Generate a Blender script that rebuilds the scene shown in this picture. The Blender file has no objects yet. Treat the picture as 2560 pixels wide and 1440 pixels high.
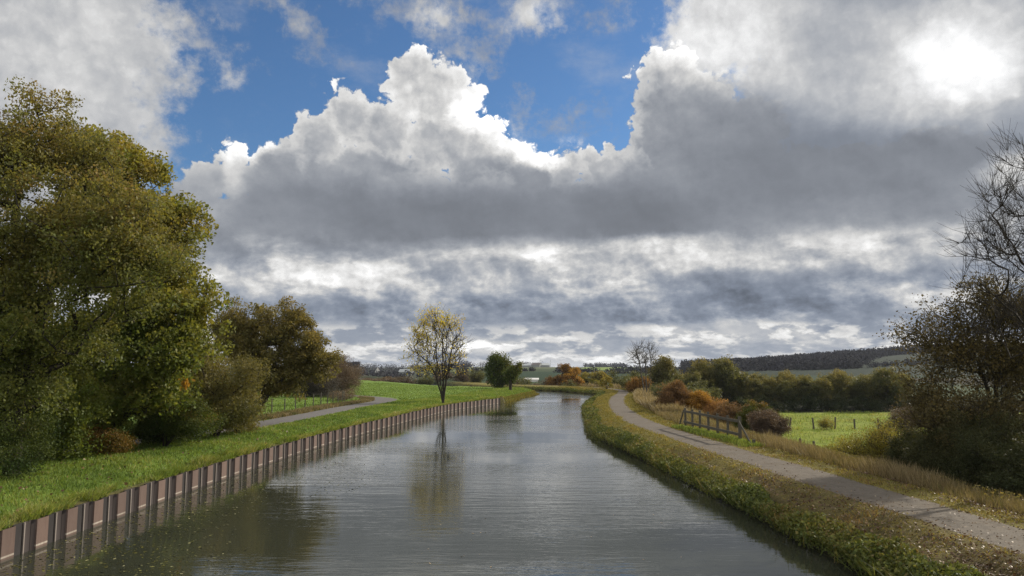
import bpy, math, random
import numpy as np
from mathutils import Vector
sc = bpy.context.scene
R = math.radians
# ------------------------------------------------------------------ camera
CAM_H = 4.6
cam_d = bpy.data.cameras.new("camera"); cam = bpy.data.objects.new("camera", cam_d)
sc.collection.objects.link(cam); sc.camera = cam
cam_d.sensor_width = 36.0; cam_d.lens = 36.0*1850/2560
cam_d.clip_start = 0.1; cam_d.clip_end = 20000
cam.location = (0, 0, CAM_H)
cam.rotation_euler = (R(90) + math.atan(200/1850), 0, 0)
sc.view_settings.view_transform = 'Standard'; sc.view_settings.look = 'None'
sc.view_settings.exposure = 0.0; sc.view_settings.gamma = 1.0
sc.render.engine = 'CYCLES'
sc.cycles.max_bounces = 6; sc.cycles.diffuse_bounces = 2; sc.cycles.glossy_bounces = 3
sc.cycles.transmission_bounces = 4; sc.cycles.transparent_max_bounces = 6
sc.cycles.caustics_reflective = False; sc.cycles.caustics_refractive = False
sc.cycles.use_denoising = True; sc.cycles.denoiser = 'OPENIMAGEDENOISE'; sc.cycles.denoising_prefilter = 'NONE'; sc.cycles.denoising_input_passes = 'RGB_ALBEDO_NORMAL'
# ------------------------------------------------------------------ sun
SUN_AZ, SUN_EL = R(57), R(26)          # clockwise from +Y
sd = bpy.data.lights.new("sun", 'SUN'); sd.energy = 4.9; sd.angle = R(0.6); sd.color = (1.0, .91, .77)
sun = bpy.data.objects.new("sun", sd); sc.collection.objects.link(sun)
tosun = Vector((math.sin(SUN_AZ)*math.cos(SUN_EL), math.cos(SUN_AZ)*math.cos(SUN_EL), math.sin(SUN_EL)))
sun.rotation_euler = tosun.to_track_quat('Z', 'Y').to_euler()
sun.location = (60, 30, 60)
# ------------------------------------------------------------------ node helper
class NT:
    def __init__(s, tree): s.t = tree; s.n = tree.nodes; s.l = tree.links
    def new(s, typ, **kw):
        n = s.n.new(typ)
        for k, v in kw.items(): setattr(n, k, v)
        return n
    def put(s, sock, v):
        if v is None: return
        if isinstance(v, bpy.types.NodeSocket): s.l.new(v, sock)
        else: sock.default_value = v
    def m(s, op, a, b=None, c=None, clamp=False):
        n = s.new('ShaderNodeMath', operation=op, use_clamp=clamp)
        for i, v in enumerate((a, b, c)): s.put(n.inputs[i], v)
        return n.outputs[0]
    def v(s, op, a, b=None, c=None, out=0, scale=None):
        n = s.new('ShaderNodeVectorMath', operation=op)
        for i, x in enumerate((a, b, c)): s.put(n.inputs[i], x)
        if scale is not None: s.put(n.inputs['Scale'], scale)
        return n.outputs[out]
    def noise(s, vec, scale, detail=4, rough=.5, lac=2.0, out=0, dist=0.0):
        n = s.new('ShaderNodeTexNoise'); s.put(n.inputs['Vector'], vec); s.put(n.inputs['Scale'], scale)
        n.inputs['Detail'].default_value = detail; n.inputs['Roughness'].default_value = rough
        n.inputs['Lacunarity'].default_value = lac; n.inputs['Distortion'].default_value = dist
        return n.outputs[out]
    def smooth(s, x, a, b, lo=0.0, hi=1.0):
        n = s.new('ShaderNodeMapRange', interpolation_type='SMOOTHSTEP')
        for i, q in enumerate((x, a, b, lo, hi)): s.put(n.inputs[i], q)
        return n.outputs[0]
    def lin(s, x, a, b, lo=0.0, hi=1.0):
        n = s.new('ShaderNodeMapRange')
        for i, q in enumerate((x, a, b, lo, hi)): s.put(n.inputs[i], q)
        return n.outputs[0]
    def mixf(s, f, a, b):
        n = s.new('ShaderNodeMix', data_type='FLOAT'); s.put(n.inputs[0], f); s.put(n.inputs[2], a); s.put(n.inputs[3], b)
        return n.outputs[0]
    def mixc(s, f, a, b, mode='MIX'):
        n = s.new('ShaderNodeMix', data_type='RGBA', blend_type=mode); s.put(n.inputs[0], f)
        for i, q in ((6, a), (7, b)):
            if isinstance(q, tuple) and len(q) == 3: q = q + (1,)
            s.put(n.inputs[i], q)
        return n.outputs[2]
    def ramp(s, x, stops):
        n = s.new('ShaderNodeValToRGB'); s.put(n.inputs[0], x); e = n.color_ramp.elements
        while len(e) < len(stops): e.new(0.5)
        for k, (p, c) in enumerate(stops):
            e[k].position = p; e[k].color = c + (1,) if len(c) == 3 else c
        return n.outputs[0]
    def xyz(s, x, y, z):
        n = s.new('ShaderNodeCombineXYZ')
        for i, q in enumerate((x, y, z)): s.put(n.inputs[i], q)
        return n.outputs[0]
    def sep(s, v):
        n = s.new('ShaderNodeSeparateXYZ'); s.put(n.inputs[0], v); return n.outputs
    def ell(s, vec, loc, rad, rot):
        n = s.new('ShaderNodeMapping', vector_type='TEXTURE'); s.put(n.inputs[0], vec)
        n.inputs['Location'].default_value = (loc[0], loc[1], 0)
        n.inputs['Rotation'].default_value = (0, 0, R(rot))
        n.inputs['Scale'].default_value = (rad[0], rad[1], 1e9)
        return s.v('LENGTH', n.outputs[0], out=1)
# ------------------------------------------------------------------ world: Nishita sky with a broken cumulus deck
CUMULUS = [(-1.66,17.92,2.29,1.84,0),
(-0.16,16.28,2.7,1.8,0),
(-3.26,20.54,1.66,1.89,0),
(1.59,15.98,1.9,1.35,0),
(-7.82,21.54,3.09,2.99,0),
(-5.43,20.77,3.02,3.18,0),
(-3.83,19.51,1.91,2.05,0),
(-10.1,18.1,3.4,3.21,0),
(-12.87,18.52,2.79,2.65,0),
(-14.09,20.85,0.66,0.7,0),
(-15.23,16.9,2.82,2.74,0),
(-17.77,13.81,3.73,3.77,0),
(-3.49,16.55,3.8,3.29,0),
(-1.59,15.68,3.17,2.86,0),
(1.27,14.47,3.32,2.88,0),
(4.11,15.04,2.52,2.35,0),
(6.94,15.27,2.81,2.55,0),
(10.01,13.66,4.6,3.9,0),
(-11.83,13.28,7.86,4.48,0),
(-20.91,14.7,1.83,2.15,0),
(-22.77,13.39,2.15,2.11,0),
(-18.86,16.25,0.8,0.74,0),
(-19.52,15.11,1.27,1.28,0),
(-23.75,11.32,2.9,3.09,0),
(5.34,11.68,27.56,3.67,0),
(-6.66,17.37,3.77,2.66,0),
(-3.16,14.76,5.05,2.12,0),
(5.04,13.81,5.02,1.82,0),
(-20.86,13.56,2.21,1.71,0),
(18.45,16.92,3.44,3.4,0),
(15.55,17.74,3.55,3.44,0),
(20.28,12.75,13.86,4.01,0),
(29.33,11.34,9.59,5.35,0),
(13.76,17.59,5.26,5.2,0),
(12.65,21.67,2.91,3.09,0),
(11.99,19.73,2.91,3.43,0),
(9.37,22.0,0.78,0.79,0),
(10.08,16.93,1.54,2.94,0)]
SOFT = [(-32.53,21.44,7.59,8.02,0),
(-28.17,21.81,3.26,3.8,0),
(-29.86,16.59,5.04,4.16,0),
(-26.22,19.01,2.19,2.38,0),
(-33.18,13.48,6.67,4.08,0),
(-21.72,20.72,1.44,1.02,-35),
(-6.3,25.94,1.99,1.5,0),
(1.95,26.2,2.98,1.69,0),
(-16.97,24.55,2.52,0.91,-50),
(-15.14,23.67,1.2,0.38,-50),
(7.09,25.63,1.6,0.82,0),
(0.64,19.25,0.89,0.53,0),
(4.46,18.17,1.27,0.44,0),
(-22.73,24.55,1.1,0.57,0),
(-24.52,21.92,1.07,0.68,0),
(-2.9,24.11,2.58,1.12,0),
(-3.89,27.11,6.46,0.81,0),
(17.89,25.24,6.31,5.26,0),
(13.97,25.14,3.05,3.23,0),
(26.07,21.14,10.91,7.78,0),
(34.38,18.33,6.57,12.19,0)]
SHADE = [(0.63,11.73,33.63,5.52,0,0.56,0.85),
(-31.28,20.2,9.89,10.45,0,0.85,0.95),
(-27.36,16.16,5.03,3.2,0,0.76,0.7),
(-10.4,17.8,8.01,4.97,0,0.76,0.85),
(-7.03,21.43,4.74,3.72,0,0.83,0.9),
(-12.48,15.03,9.05,2.36,0,0.62,0.6),
(-8.74,11.44,17.1,2.88,0,0.5,0.95),
(-14.11,8.69,8.82,1.5,5,0.49,0.9),
(8.75,11.75,7.99,2.58,0,0.49,0.95),
(17.6,17.28,9.54,5.68,0,0.58,0.9),
(21.72,14.34,9.84,3.95,0,0.5,0.95),
(29.44,13.47,7.93,3.98,0,0.53,0.8),
(11.72,21.46,3.39,4.79,0,0.64,0.8),
(31.49,7.92,5.92,1.58,0,0.66,0.6),
(-17.66,10.6,5.71,3.23,0,0.56,0.6),
(6.95,15.87,3.75,1.79,0,0.72,0.8),
(-22.74,12.54,2.42,2.82,0,0.68,0.8),
(-3.36,20.97,1.92,2.6,0,0.93,0.8),
(-2.71,19.24,2.71,2.35,-25,1.02,1),
(-0.8,17.63,3.5,1.78,-30,1.05,1),
(1.91,16.43,3.17,1.2,-20,1.0,1),
(-2.86,16.86,1.9,1.19,0,0.92,0.7),
(4.45,17.37,1.9,0.48,0,0.95,0.9),
(6.97,17.51,0.88,0.59,0,0.9,0.8),
(-8.02,23.93,2.53,0.97,0,0.9,0.7),
(-14.1,21.1,0.91,0.67,0,0.92,0.8),
(-20.68,15.85,2.09,1.13,15,0.92,0.95),
(-18.78,16.4,0.91,0.68,0,0.95,1),
(-21.3,14.09,0.96,1.7,0,0.85,0.7),
(9.37,22.09,0.94,0.85,0,0.95,1),
(-6.3,26.08,2.4,1.5,0,0.86,0.95),
(1.94,26.07,3.56,1.92,0,0.86,0.95),
(-21.73,20.86,1.94,1.35,-35,0.8,0.9),
(-16.98,24.82,2.96,1.33,-50,0.7,0.9),
(16.09,24.92,7.77,4.54,0,0.97,0.95),
(18.07,22.26,4.95,2.45,-20,0.96,0.9),
(23.62,20.19,5.12,2.94,-15,0.8,0.7),
(27.49,23.22,6.63,1.51,0,0.8,0.7),
(34.6,21.7,4.39,2.84,0,0.8,0.7),
(29.71,18.18,6.04,2.06,0,0.82,0.8),
(32.19,19.77,6.0,4.21,-12,1.02,0.85),
(31.2,20.85,2.6,1.86,0,1.1,0.85),
(33.1,19.46,2.94,2.34,-15,1.12,0.9),
(32.13,18.77,1.96,1.5,0,1.1,0.8),
(34.86,12.21,2.35,1.51,0,0.95,0.8),
(6.84,7.82,32.99,2.09,0,0.89,0.97),
(-18.93,6.43,7.25,1.46,-3,0.88,0.9),
(12.93,8.79,6.84,1.45,0,0.92,0.9),
(26.67,7.46,3.75,0.89,0,0.88,0.9),
(21.5,8.92,6.78,0.75,0,0.8,0.7),
(-4.06,8.01,5.59,1.23,0,0.73,0.7),
(6.22,7.06,4.01,1.54,0,0.8,0.8),
(-10.18,6.68,3.62,1.22,0,0.78,0.7),
(-3.42,6.1,3.41,1.11,0,0.86,0.9),
(6.21,6.75,3.7,1.23,0,0.86,0.8),
(15.81,6.83,3.47,0.89,0,0.8,0.7),
(-4.03,4.15,12.92,1.17,0,0.54,0.9),
(3.72,4.77,12.94,1.11,0,0.57,0.7),
(19.98,4.78,9.87,1.16,-2,0.5,0.95),
(18.65,6.44,9.23,0.88,0,0.55,0.7),
(11.33,3.93,7.45,0.76,0,0.55,0.8),
(-8.65,5.79,1.83,0.92,0,0.54,0.6),
(27.7,3.27,6.32,0.66,0,0.55,0.7),
(-7.14,7.04,1.84,0.55,0,0.6,0.6),
(30.15,4.67,2.79,0.7,0,0.84,0.8),
(6.77,1.77,26.93,0.86,0,0.84,0.9),
(-5.54,1.9,10.08,0.98,0,0.82,0.7),
(21.2,1.14,13.38,0.63,0,0.8,0.7),
(18.5,2.19,13.86,0.47,0,0.68,0.6),
(6.75,0.55,40.81,0.3,0,0.76,0.9),
(21.25,2.44,6.98,0.57,0,0.62,0.7)]

world = bpy.data.worlds.new("World"); sc.world = world; world.use_nodes = True
W = NT(world.node_tree); W.n.clear()
wout = W.new('ShaderNodeOutputWorld'); bg = W.new('ShaderNodeBackground')
W.l.new(bg.outputs[0], wout.inputs[0])
SKY_STR = 0.1
bg.inputs['Strength'].default_value = SKY_STR
sky = W.new('ShaderNodeTexSky', sky_type='NISHITA'); sky.sun_disc = False
sky.sun_elevation = SUN_EL; sky.sun_rotation = SUN_AZ; sky.air_density = 1.0; sky.dust_density = 0.3; sky.ozone_density = 3.0
tc = W.new('ShaderNodeTexCoord')
d = W.v('NORMALIZE', tc.outputs['Generated'])
dx, dy, dz = W.sep(d)
az = W.m('MULTIPLY', W.m('ARCTAN2', dx, dy), 57.2958)
el = W.m('MULTIPLY', W.m('ARCSINE', dz), 57.2958)
P0 = W.xyz(az, el, 0.0)
# angular noise space: features flatten towards the horizon like a cloud deck seen edge on
elc = W.m('MAXIMUM', el, -1.0)
elp = W.m('ADD', W.m('MULTIPLY', elc, .85), W.m('MULTIPLY', W.m('LOGARITHM', W.m('ADD', elc, 3.0), 2.71828), 5.0))
Q = W.xyz(az, elp, 0.0)
wA = W.v('SUBTRACT', W.noise(Q, .16, 9, .58, 2.1, out=1), (.5, .5, .5))
wB = W.v('SUBTRACT', W.noise(W.v('ADD', Q, (31, 7, 3)), .45, 8, .6, 2.1, out=1), (.5, .5, .5))
damp = W.lin(el, 0.5, 12, .22, 1.0)
dampv = W.xyz(W.lin(el, 0.5, 12, .9, 1.0), damp, 0.0)
PA = W.v('ADD', P0, W.v('MULTIPLY', W.v('SCALE', wA, scale=2.2), dampv))
PA = W.v('ADD', PA, W.v('MULTIPLY', W.v('SCALE', wB, scale=1.5), dampv))
PB = W.v('ADD', P0, W.v('MULTIPLY', W.v('SCALE', wA, scale=9.0), dampv))
PB = W.v('ADD', PB, W.v('MULTIPLY', W.v('SCALE', wB, scale=5.0), dampv))
def field(vec, blobs, start):
    D = start
    vx, vy, _ = W.sep(vec)
    for (a, e, rx, ry, rot) in blobs:
        L = W.ell(W.xyz(vx, vy, D), (a, e), (rx, ry), rot); r = min(rx, ry)
        D = W.m('SMOOTH_MAX', D, W.m('MULTIPLY_ADD', L, -r, r), .7)
    return D
_, elA, _ = W.sep(PA)
rest = W.m('SUBTRACT', W.m('ABSOLUTE', az), 37.0)
rest = W.m('MAXIMUM', rest, W.m('SUBTRACT', el, 44.0))
DA = field(PA, CUMULUS, W.m('SUBTRACT', 13.2, elA))
DA = W.m('MAXIMUM', DA, W.m('MINIMUM', rest, 3.0))
DB = field(PB, SOFT, -20.0)
# crinkled cauliflower edge
vo = W.new('ShaderNodeTexVoronoi', feature='SMOOTH_F1'); W.put(vo.inputs['Vector'], W.v('ADD', Q, W.v('SCALE', wB, scale=2.0)))
vo.inputs['Scale'].default_value = .8; vo.inputs['Detail'].default_value = 2.5; vo.inputs['Roughness'].default_value = .55
vo.inputs['Smoothness'].default_value = .6
bil = W.m('SUBTRACT', .45, vo.outputs['Distance'])
DAe = W.m('MULTIPLY_ADD', bil, 1.3, DA)
aA = W.smooth(DAe, -.10, .22)
fb = W.noise(W.v('ADD', Q, (5, 50, 9)), .5, 10, .68)
aB = W.smooth(W.m('ADD', DB, W.m('MULTIPLY', W.m('SUBTRACT', fb, .5), 6.0)), -.9, 2.0)
# thin veil of wisps in the blue
wisp = W.m('MULTIPLY', W.smooth(W.noise(W.v('MULTIPLY', Q, (.10, .16, 1)), 1.0, 10, .62), .50, .78), .45)
# ---- brightness of the cloud, as seen
S = .66
pax, pay, _ = W.sep(PA); pbx, pby, _ = W.sep(PB)
for (a, e, rx, ry, rot, val, wt) in SHADE:
    L = W.ell(W.xyz(pbx if val > 1.2 else pax, pby if val > 1.2 else pay, S), (a, e), (rx, ry), rot)
    S = W.mixf(W.smooth(L, .25, 1.25, wt, 0.0), S, val)
# relief: lit towards the sun
def relief(vec, scale, det, rough, dlt):
    n0 = W.noise(vec, scale, det, rough); n1 = W.noise(W.v('ADD', vec, dlt), scale, det, rough)
    return W.m('SUBTRACT', n0, n1)
r1 = relief(W.v('ADD', Q, W.v('SCALE', wB, scale=1.5)), .30, 7, .55, (1.0, 1.3, 0))
r2 = relief(W.v('ADD', Q, (9, 2, 4)), 1.1, 6, .6, (.3, .45, 0))
big = W.m('SUBTRACT', W.noise(W.v('MULTIPLY', Q, (.07, .12, 1)), 1.0, 4, .5), .5)
lowband = W.smooth(el, 11.5, 5.5)
gain = W.m('ADD', W.lin(S, .50, .85, .05, W.mixf(W.smooth(el, 12, 17), .36, W.mixf(aA, .20, .48))), W.m('MULTIPLY', lowband, .30))
S = W.m('ADD', S, W.m('MULTIPLY', W.m('ADD', r1, W.m('MULTIPLY', r2, .45)), gain))
S = W.m('ADD', S, W.m('MULTIPLY', W.m('SUBTRACT', .5, vo.outputs['Distance']), W.m('MULTIPLY', W.lin(S, .55, .85, 0.0, .10), 1.0)))
S = W.m('ADD', S, W.m('MULTIPLY', big, .12))
rim = W.m('MULTIPLY', W.smooth(DAe, 1.5, .1), W.m('MULTIPLY', W.smooth(el, 13, 15.5), W.smooth(az, 19, 10)))
S = W.m('ADD', S, W.m('MULTIPLY', W.m('MULTIPLY', rim, aA), .16))
# small heaped clouds near the horizon: white tops over blue-grey bases
vec_low = W.v('MULTIPLY', Q, (.30, .42, 1))
h0 = W.noise(vec_low, 1.0, 8, .58); h1 = W.noise(W.v('ADD', vec_low, (.10, .55, 0)), 1.0, 8, .58)
pile = W.smooth(W.m('SUBTRACT', h0, h1), -.05, .10)
pileS = W.mixf(pile, .64, .93)
S = W.mixf(W.m('MULTIPLY', W.smooth(el, 3.7, 2.9), .70), S, pileS)
vec_mid = W.v('MULTIPLY', W.v('ADD', Q, (3, 40, 6)), (.095, .17, 1))
k0 = W.noise(vec_mid, 1.0, 9, .60); k1 = W.noise(W.v('ADD', vec_mid, (.16, .40, 0)), 1.0, 9, .60)
heap = W.smooth(W.m('SUBTRACT', k0, k1), -.07, .14)
S = W.m('ADD', S, W.m('MULTIPLY', W.m('SUBTRACT', heap, .30), W.m('MULTIPLY', W.m('MULTIPLY', W.smooth(el, 10.6, 8.8), W.lin(S, .5, .72, .25, 1.0)), .22)))
S = W.m('MAXIMUM', W.m('MINIMUM', S, 1.5), .36)
S = W.mixf(W.smooth(W.m('MAXIMUM', W.m('SUBTRACT', W.m('ABSOLUTE', az), 50.0), W.m('SUBTRACT', el, 46.0)), 0.0, 12.0), S, W.m('ADD', S, .30))   # unseen cloud behind and overhead, brightened to add fill light
lum = W.m('POWER', S, 2.2)
blue = W.m('MULTIPLY', W.smooth(S, .85, .50), W.mixf(W.smooth(el, 10, 5), .55, 1.0))
tint = W.mixc(blue, (1.0, .995, .985), (.80, .94, 1.20))
cloud = W.v('SCALE', W.v('MULTIPLY', tint, (1, 1, 1)), scale=W.m('MULTIPLY', lum, 1/SKY_STR))
blue_sky = W.mixc(1.0, sky.outputs[0], (.70, .90, 1.08), 'MULTIPLY')
thin = W.mixc(wisp, blue_sky, (.5/SKY_STR, .52/SKY_STR, .56/SKY_STR))
c1 = W.mixc(W.m('MULTIPLY', aB, .96), thin, cloud)
c2 = W.mixc(aA, c1, cloud)
below = W.smooth(el, -.02, -.5)
c3 = W.mixc(below, c2, (.9, 1.0, .8))
W.l.new(c3, bg.inputs['Color'])
world.cycles.sampling_method = 'MANUAL'; world.cycles.sample_map_resolution = 512
# ------------------------------------------------------------------ helpers
rng = np.random.default_rng(7)
def props(o, label=None, cat=None, group=None, kind=None):
    for k, v in (("label", label), ("category", cat), ("group", group), ("kind", kind)):
        if v: o[k] = v
    return o
def empty(name, loc):
    o = bpy.data.objects.new(name, None); sc.collection.objects.link(o); o.location = loc
    o.empty_display_size = .3
    return o
def mesh_obj(name, verts, faces, mat, parent=None, attrs=None, smooth=False, link=True):
    """verts (n,3); faces (m,k) int array of equal k; attrs {name: per-face float array}"""
    verts = np.asarray(verts, dtype=np.float32); faces = np.asarray(faces, dtype=np.int32)
    me = bpy.data.meshes.new(name)
    m, k = faces.shape
    me.vertices.add(len(verts)); me.vertices.foreach_set('co', verts.ravel())
    me.loops.add(m*k); me.loops.foreach_set('vertex_index', faces.ravel())
    me.polygons.add(m); me.polygons.foreach_set('loop_start', np.arange(0, m*k, k, dtype=np.int32))
    if smooth: me.polygons.foreach_set('use_smooth', np.ones(m, dtype=bool))
    for an, av in (attrs or {}).items():
        av = np.asarray(av, dtype=np.float32)
        if av.ndim == 2:
            a = me.attributes.new(an, 'FLOAT_COLOR', 'POINT'); a.data.foreach_set('color', av.ravel())
        else:
            a = me.attributes.new(an, 'FLOAT', 'FACE'); a.data.foreach_set('value', av)
    me.update(calc_edges=True)
    me.materials.append(mat)
    o = bpy.data.objects.new(name, me)
    if link: sc.collection.objects.link(o)
    if parent: o.parent = parent
    return o
class MB:                                   # mixed small solid shapes -> one mesh
    def __init__(s): s.v = []; s.f = []
    def box(s, c, size, rot=None, taper=1.0):
        b = len(s.v); hx, hy, hz = [q/2 for q in size]
        for z in (-1, 1):
            t = taper if z > 0 else 1.0
            for x, y in ((-1, -1), (1, -1), (1, 1), (-1, 1)):
                p = Vector((x*hx*t, y*hy*t, z*hz))
                if rot is not None: p = rot @ p
                s.v.append(tuple(p + Vector(c)))
        s.f += [tuple(b+i for i in q) for q in ((3, 2, 1, 0), (4, 5, 6, 7), (0, 1, 5, 4), (1, 2, 6, 5), (2, 3, 7, 6), (3, 0, 4, 7))]
    def beam(s, p, q, w, h):
        p, q = Vector(p), Vector(q); d = q-p
        rot = d.to_track_quat('X', 'Z').to_matrix()
        s.box((p+q)/2, (d.length, w, h), rot)
    def obj(s, name, mat, parent=None, loc=(0, 0, 0), bevel=0.0):
        me = bpy.data.meshes.new(name); me.from_pydata(s.v, [], s.f); me.update(); me.materials.append(mat)
        o = bpy.data.objects.new(name, me); sc.collection.objects.link(o); o.location = loc
        if parent: o.parent = parent
        if bevel:
            m = o.modifiers.new("bevel", 'BEVEL'); m.width = bevel; m.segments = 2
        return o
def vnoise(x, y, seed=0):                   # smooth value noise, -1..1
    xi, yi = np.floor(x).astype(np.int64), np.floor(y).astype(np.int64)
    fx, fy = x-xi, y-yi
    fx, fy = fx*fx*(3-2*fx), fy*fy*(3-2*fy)
    def h(a, b):
        n = (a*374761393 + b*668265263 + seed*1442695041) & 0xffffffff
        n = ((n ^ (n >> 13))*1274126177) & 0xffffffff
        return ((n ^ (n >> 16)) & 0xffff)/32767.5-1
    return (h(xi, yi)*(1-fx)+h(xi+1, yi)*fx)*(1-fy)+(h(xi, yi+1)*(1-fx)+h(xi+1, yi+1)*fx)*fy
def fbm(x, y, oct=4, seed=0):
    s = 0; a = 1; t = 0
    for i in range(oct):
        s = s+a*vnoise(x, y, seed+i*17); t += a; a *= .5; x = x*2.03+11.3; y = y*2.03-7.7
    return s/t
def poly_dist(x, y, pts):
    """distance to polyline; returns (dist, signed side: >0 left of direction, arc length at foot)"""
    pts = np.asarray(pts, float); best = np.full(x.shape, 1e9); side = np.zeros(x.shape); arc = np.zeros(x.shape); L = 0
    for a, b in zip(pts[:-1], pts[1:]):
        d = b-a; l2 = d@d; l = math.sqrt(l2)
        t = np.clip(((x-a[0])*d[0]+(y-a[1])*d[1])/l2, 0, 1)
        qx, qy = x-(a[0]+t*d[0]), y-(a[1]+t*d[1]); r = np.sqrt(qx*qx+qy*qy)
        m = r < best; best = np.where(m, r, best); side = np.where(m, np.sign(d[0]*qy-d[1]*qx), side)
        arc = np.where(m, L+t*l, arc); L += l
    return best, side, arc
def in_poly(x, y, pts):
    pts = np.asarray(pts, float); c = np.zeros(x.shape, bool); j = len(pts)-1
    for i in range(len(pts)):
        xi, yi = pts[i]; xj, yj = pts[j]
        if yi != yj:
            c ^= ((yi > y) != (yj > y)) & (x < (xj-xi)*(y-yi)/(yj-yi)+xi)
        j = i
    return c
def catmull(pts, step=1.0):
    pts = [np.array(p, float) for p in pts]; out = []
    P = [2*pts[0]-pts[1]]+pts+[2*pts[-1]-pts[-2]]
    for i in range(1, len(P)-2):
        n = max(2, int(np.linalg.norm(P[i+1]-P[i])/step))
        for k in range(n):
            t = k/n
            out.append(.5*((2*P[i])+(-P[i-1]+P[i+1])*t+(2*P[i-1]-5*P[i]+4*P[i+1]-P[i+2])*t*t+(-P[i-1]+3*P[i]-3*P[i+1]+P[i+2])*t**3))
    out.append(pts[-1]); return np.array(out)
def resample(pts, step):
    seg = np.linalg.norm(np.diff(pts, axis=0), axis=1); s = np.r_[0, np.cumsum(seg)]
    n = int(s[-1]/step); t = np.arange(n+1)*step
    return np.c_[np.interp(t, s, pts[:, 0]), np.interp(t, s, pts[:, 1])]
# ------------------------------------------------------------------ materials
def new_mat(name):
    m = bpy.data.materials.new(name); m.use_nodes = True; n = NT(m.node_tree); n.n.clear()
    out = n.new('ShaderNodeOutputMaterial'); return m, n, out
def principled(n, out, col, rough=.8, spec=.3, normal=None, metal=0.0):
    p = n.new('ShaderNodeBsdfPrincipled'); n.put(p.inputs['Base Color'], col if not isinstance(col, tuple) or len(col) == 4 else col+(1,))
    n.put(p.inputs['Roughness'], rough); p.inputs['Specular IOR Level'].default_value = spec; p.inputs['Metallic'].default_value = metal
    if normal is not None: n.put(p.inputs['Normal'], normal)
    n.l.new(p.outputs[0], out.inputs['Surface']); return p
def attr(n, name, out='Fac'):
    a = n.new('ShaderNodeAttribute'); a.attribute_name = name; return a.outputs[out]
def bump(n, h, strength=.5, dist=.05):
    b = n.new('ShaderNodeBump'); b.inputs['Strength'].default_value = strength; b.inputs['Distance'].default_value = dist
    n.put(b.inputs['Height'], h); return b.outputs[0]
def leaf_mat(name, stops, transl=.35, spec=.25, rough=.55, var=.35):
    """colour ramp over the per-leaf 'hue' attribute, brightness varied per leaf by 'rnd'"""
    m, n, out = new_mat(name)
    c = n.ramp(attr(n, 'hue'), stops)
    k = n.lin(attr(n, 'rnd'), 0, 1, 1-var, 1+var)
    c = n.v('SCALE', c, scale=k)
    p = n.new('ShaderNodeBsdfPrincipled'); n.put(p.inputs['Base Color'], c); p.inputs['Roughness'].default_value = rough
    p.inputs['Specular IOR Level'].default_value = spec
    t = n.new('ShaderNodeBsdfTranslucent'); n.put(t.inputs['Color'], n.v('MULTIPLY', c, (1.25, 1.15, .6)))
    mx = n.new('ShaderNodeMixShader'); mx.inputs[0].default_value = transl
    n.l.new(p.outputs[0], mx.inputs[1]); n.l.new(t.outputs[0], mx.inputs[2]); n.l.new(mx.outputs[0], out.inputs['Surface'])
    return m
def bark_mat(name, a, b, scale=6):
    m, n, out = new_mat(name); tcx = n.new('ShaderNodeTexCoord').outputs['Object']
    f = n.noise(n.v('MULTIPLY', tcx, (1, 1, .25)), scale, 5, .6)
    principled(n, out, n.mixc(f, a, b), .9, .2, bump(n, f, .5, .03)); return m
MAT = {}
MAT['bark_dark'] = bark_mat('dark_bark', (.020, .017, .014), (.055, .048, .038))
MAT['bark_grey'] = bark_mat('grey_bark', (.045, .042, .036), (.12, .11, .09))
MAT['twig'] = bark_mat('twig_bark', (.018, .015, .013), (.05, .04, .034))
MAT['twig_red'] = bark_mat('red_twig', (.055, .036, .030), (.12, .078, .062))
MAT['wood'] = bark_mat('weathered_wood', (.055, .050, .038), (.135, .125, .10), 9)
MAT['maple'] = leaf_mat('maple_leaf', [(0, (.12, .16, .035)), (.4, (.18, .19, .042)), (.7, (.235, .215, .045)), (1, (.29, .22, .05))], transl=.5, var=.22)
MAT['alder'] = leaf_mat('alder_leaf', [(0, (.115, .14, .038)), (.45, (.165, .165, .048)), (.75, (.20, .17, .052)), (1, (.235, .17, .062))], transl=.5, var=.22)
MAT['brown'] = leaf_mat('brown_leaf', [(0, (.12, .12, .045)), (.45, (.18, .16, .055)), (1, (.25, .19, .065))], transl=.45, var=.25)
MAT['bramble'] = leaf_mat('bramble_leaf', [(0, (.040, .065, .020)), (.6, (.085, .10, .024)), (1, (.19, .11, .03))], spec=.12)
MAT['shade'] = leaf_mat('thorn_leaf', [(0, (.036, .048, .022)), (.6, (.070, .070, .030)), (1, (.12, .085, .036))], transl=.25, spec=.08)
MAT['yellow'] = leaf_mat('yellow_leaf', [(0, (.42, .38, .08)), (.5, (.58, .46, .08)), (1, (.60, .38, .05))], transl=.5)
MAT['green'] = leaf_mat('green_leaf', [(0, (.040, .065, .012)), (.6, (.085, .11, .016)), (1, (.16, .13, .018))])
MAT['orange'] = leaf_mat('orange_leaf', [(0, (.15, .090, .034)), (.5, (.27, .145, .036)), (1, (.44, .26, .05))], spec=.1)
MAT['rust'] = leaf_mat('rust_leaf', [(0, (.12, .085, .048)), (.5, (.215, .125, .060)), (1, (.36, .20, .075))], spec=.1)
MAT['willow'] = leaf_mat('willow_leaf', [(0, (.11, .12, .025)), (.5, (.20, .19, .035)), (1, (.28, .22, .035))])
MAT['far_tree'] = leaf_mat('far_tree_leaf', [(0, (.06, .07, .030)), (.5, (.135, .135, .048)), (1, (.22, .18, .055))], transl=.4)
MAT['far_wood'] = leaf_mat('far_wood_leaf', [(0, (.034, .033, .042)), (1, (.060, .059, .060))], transl=.0, spec=.0, rough=1, var=.15)
MAT['scrub'] = leaf_mat('scrub_twig', [(0, (.06, .048, .032)), (.5, (.13, .095, .060)), (1, (.21, .14, .08))], transl=.15)
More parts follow.
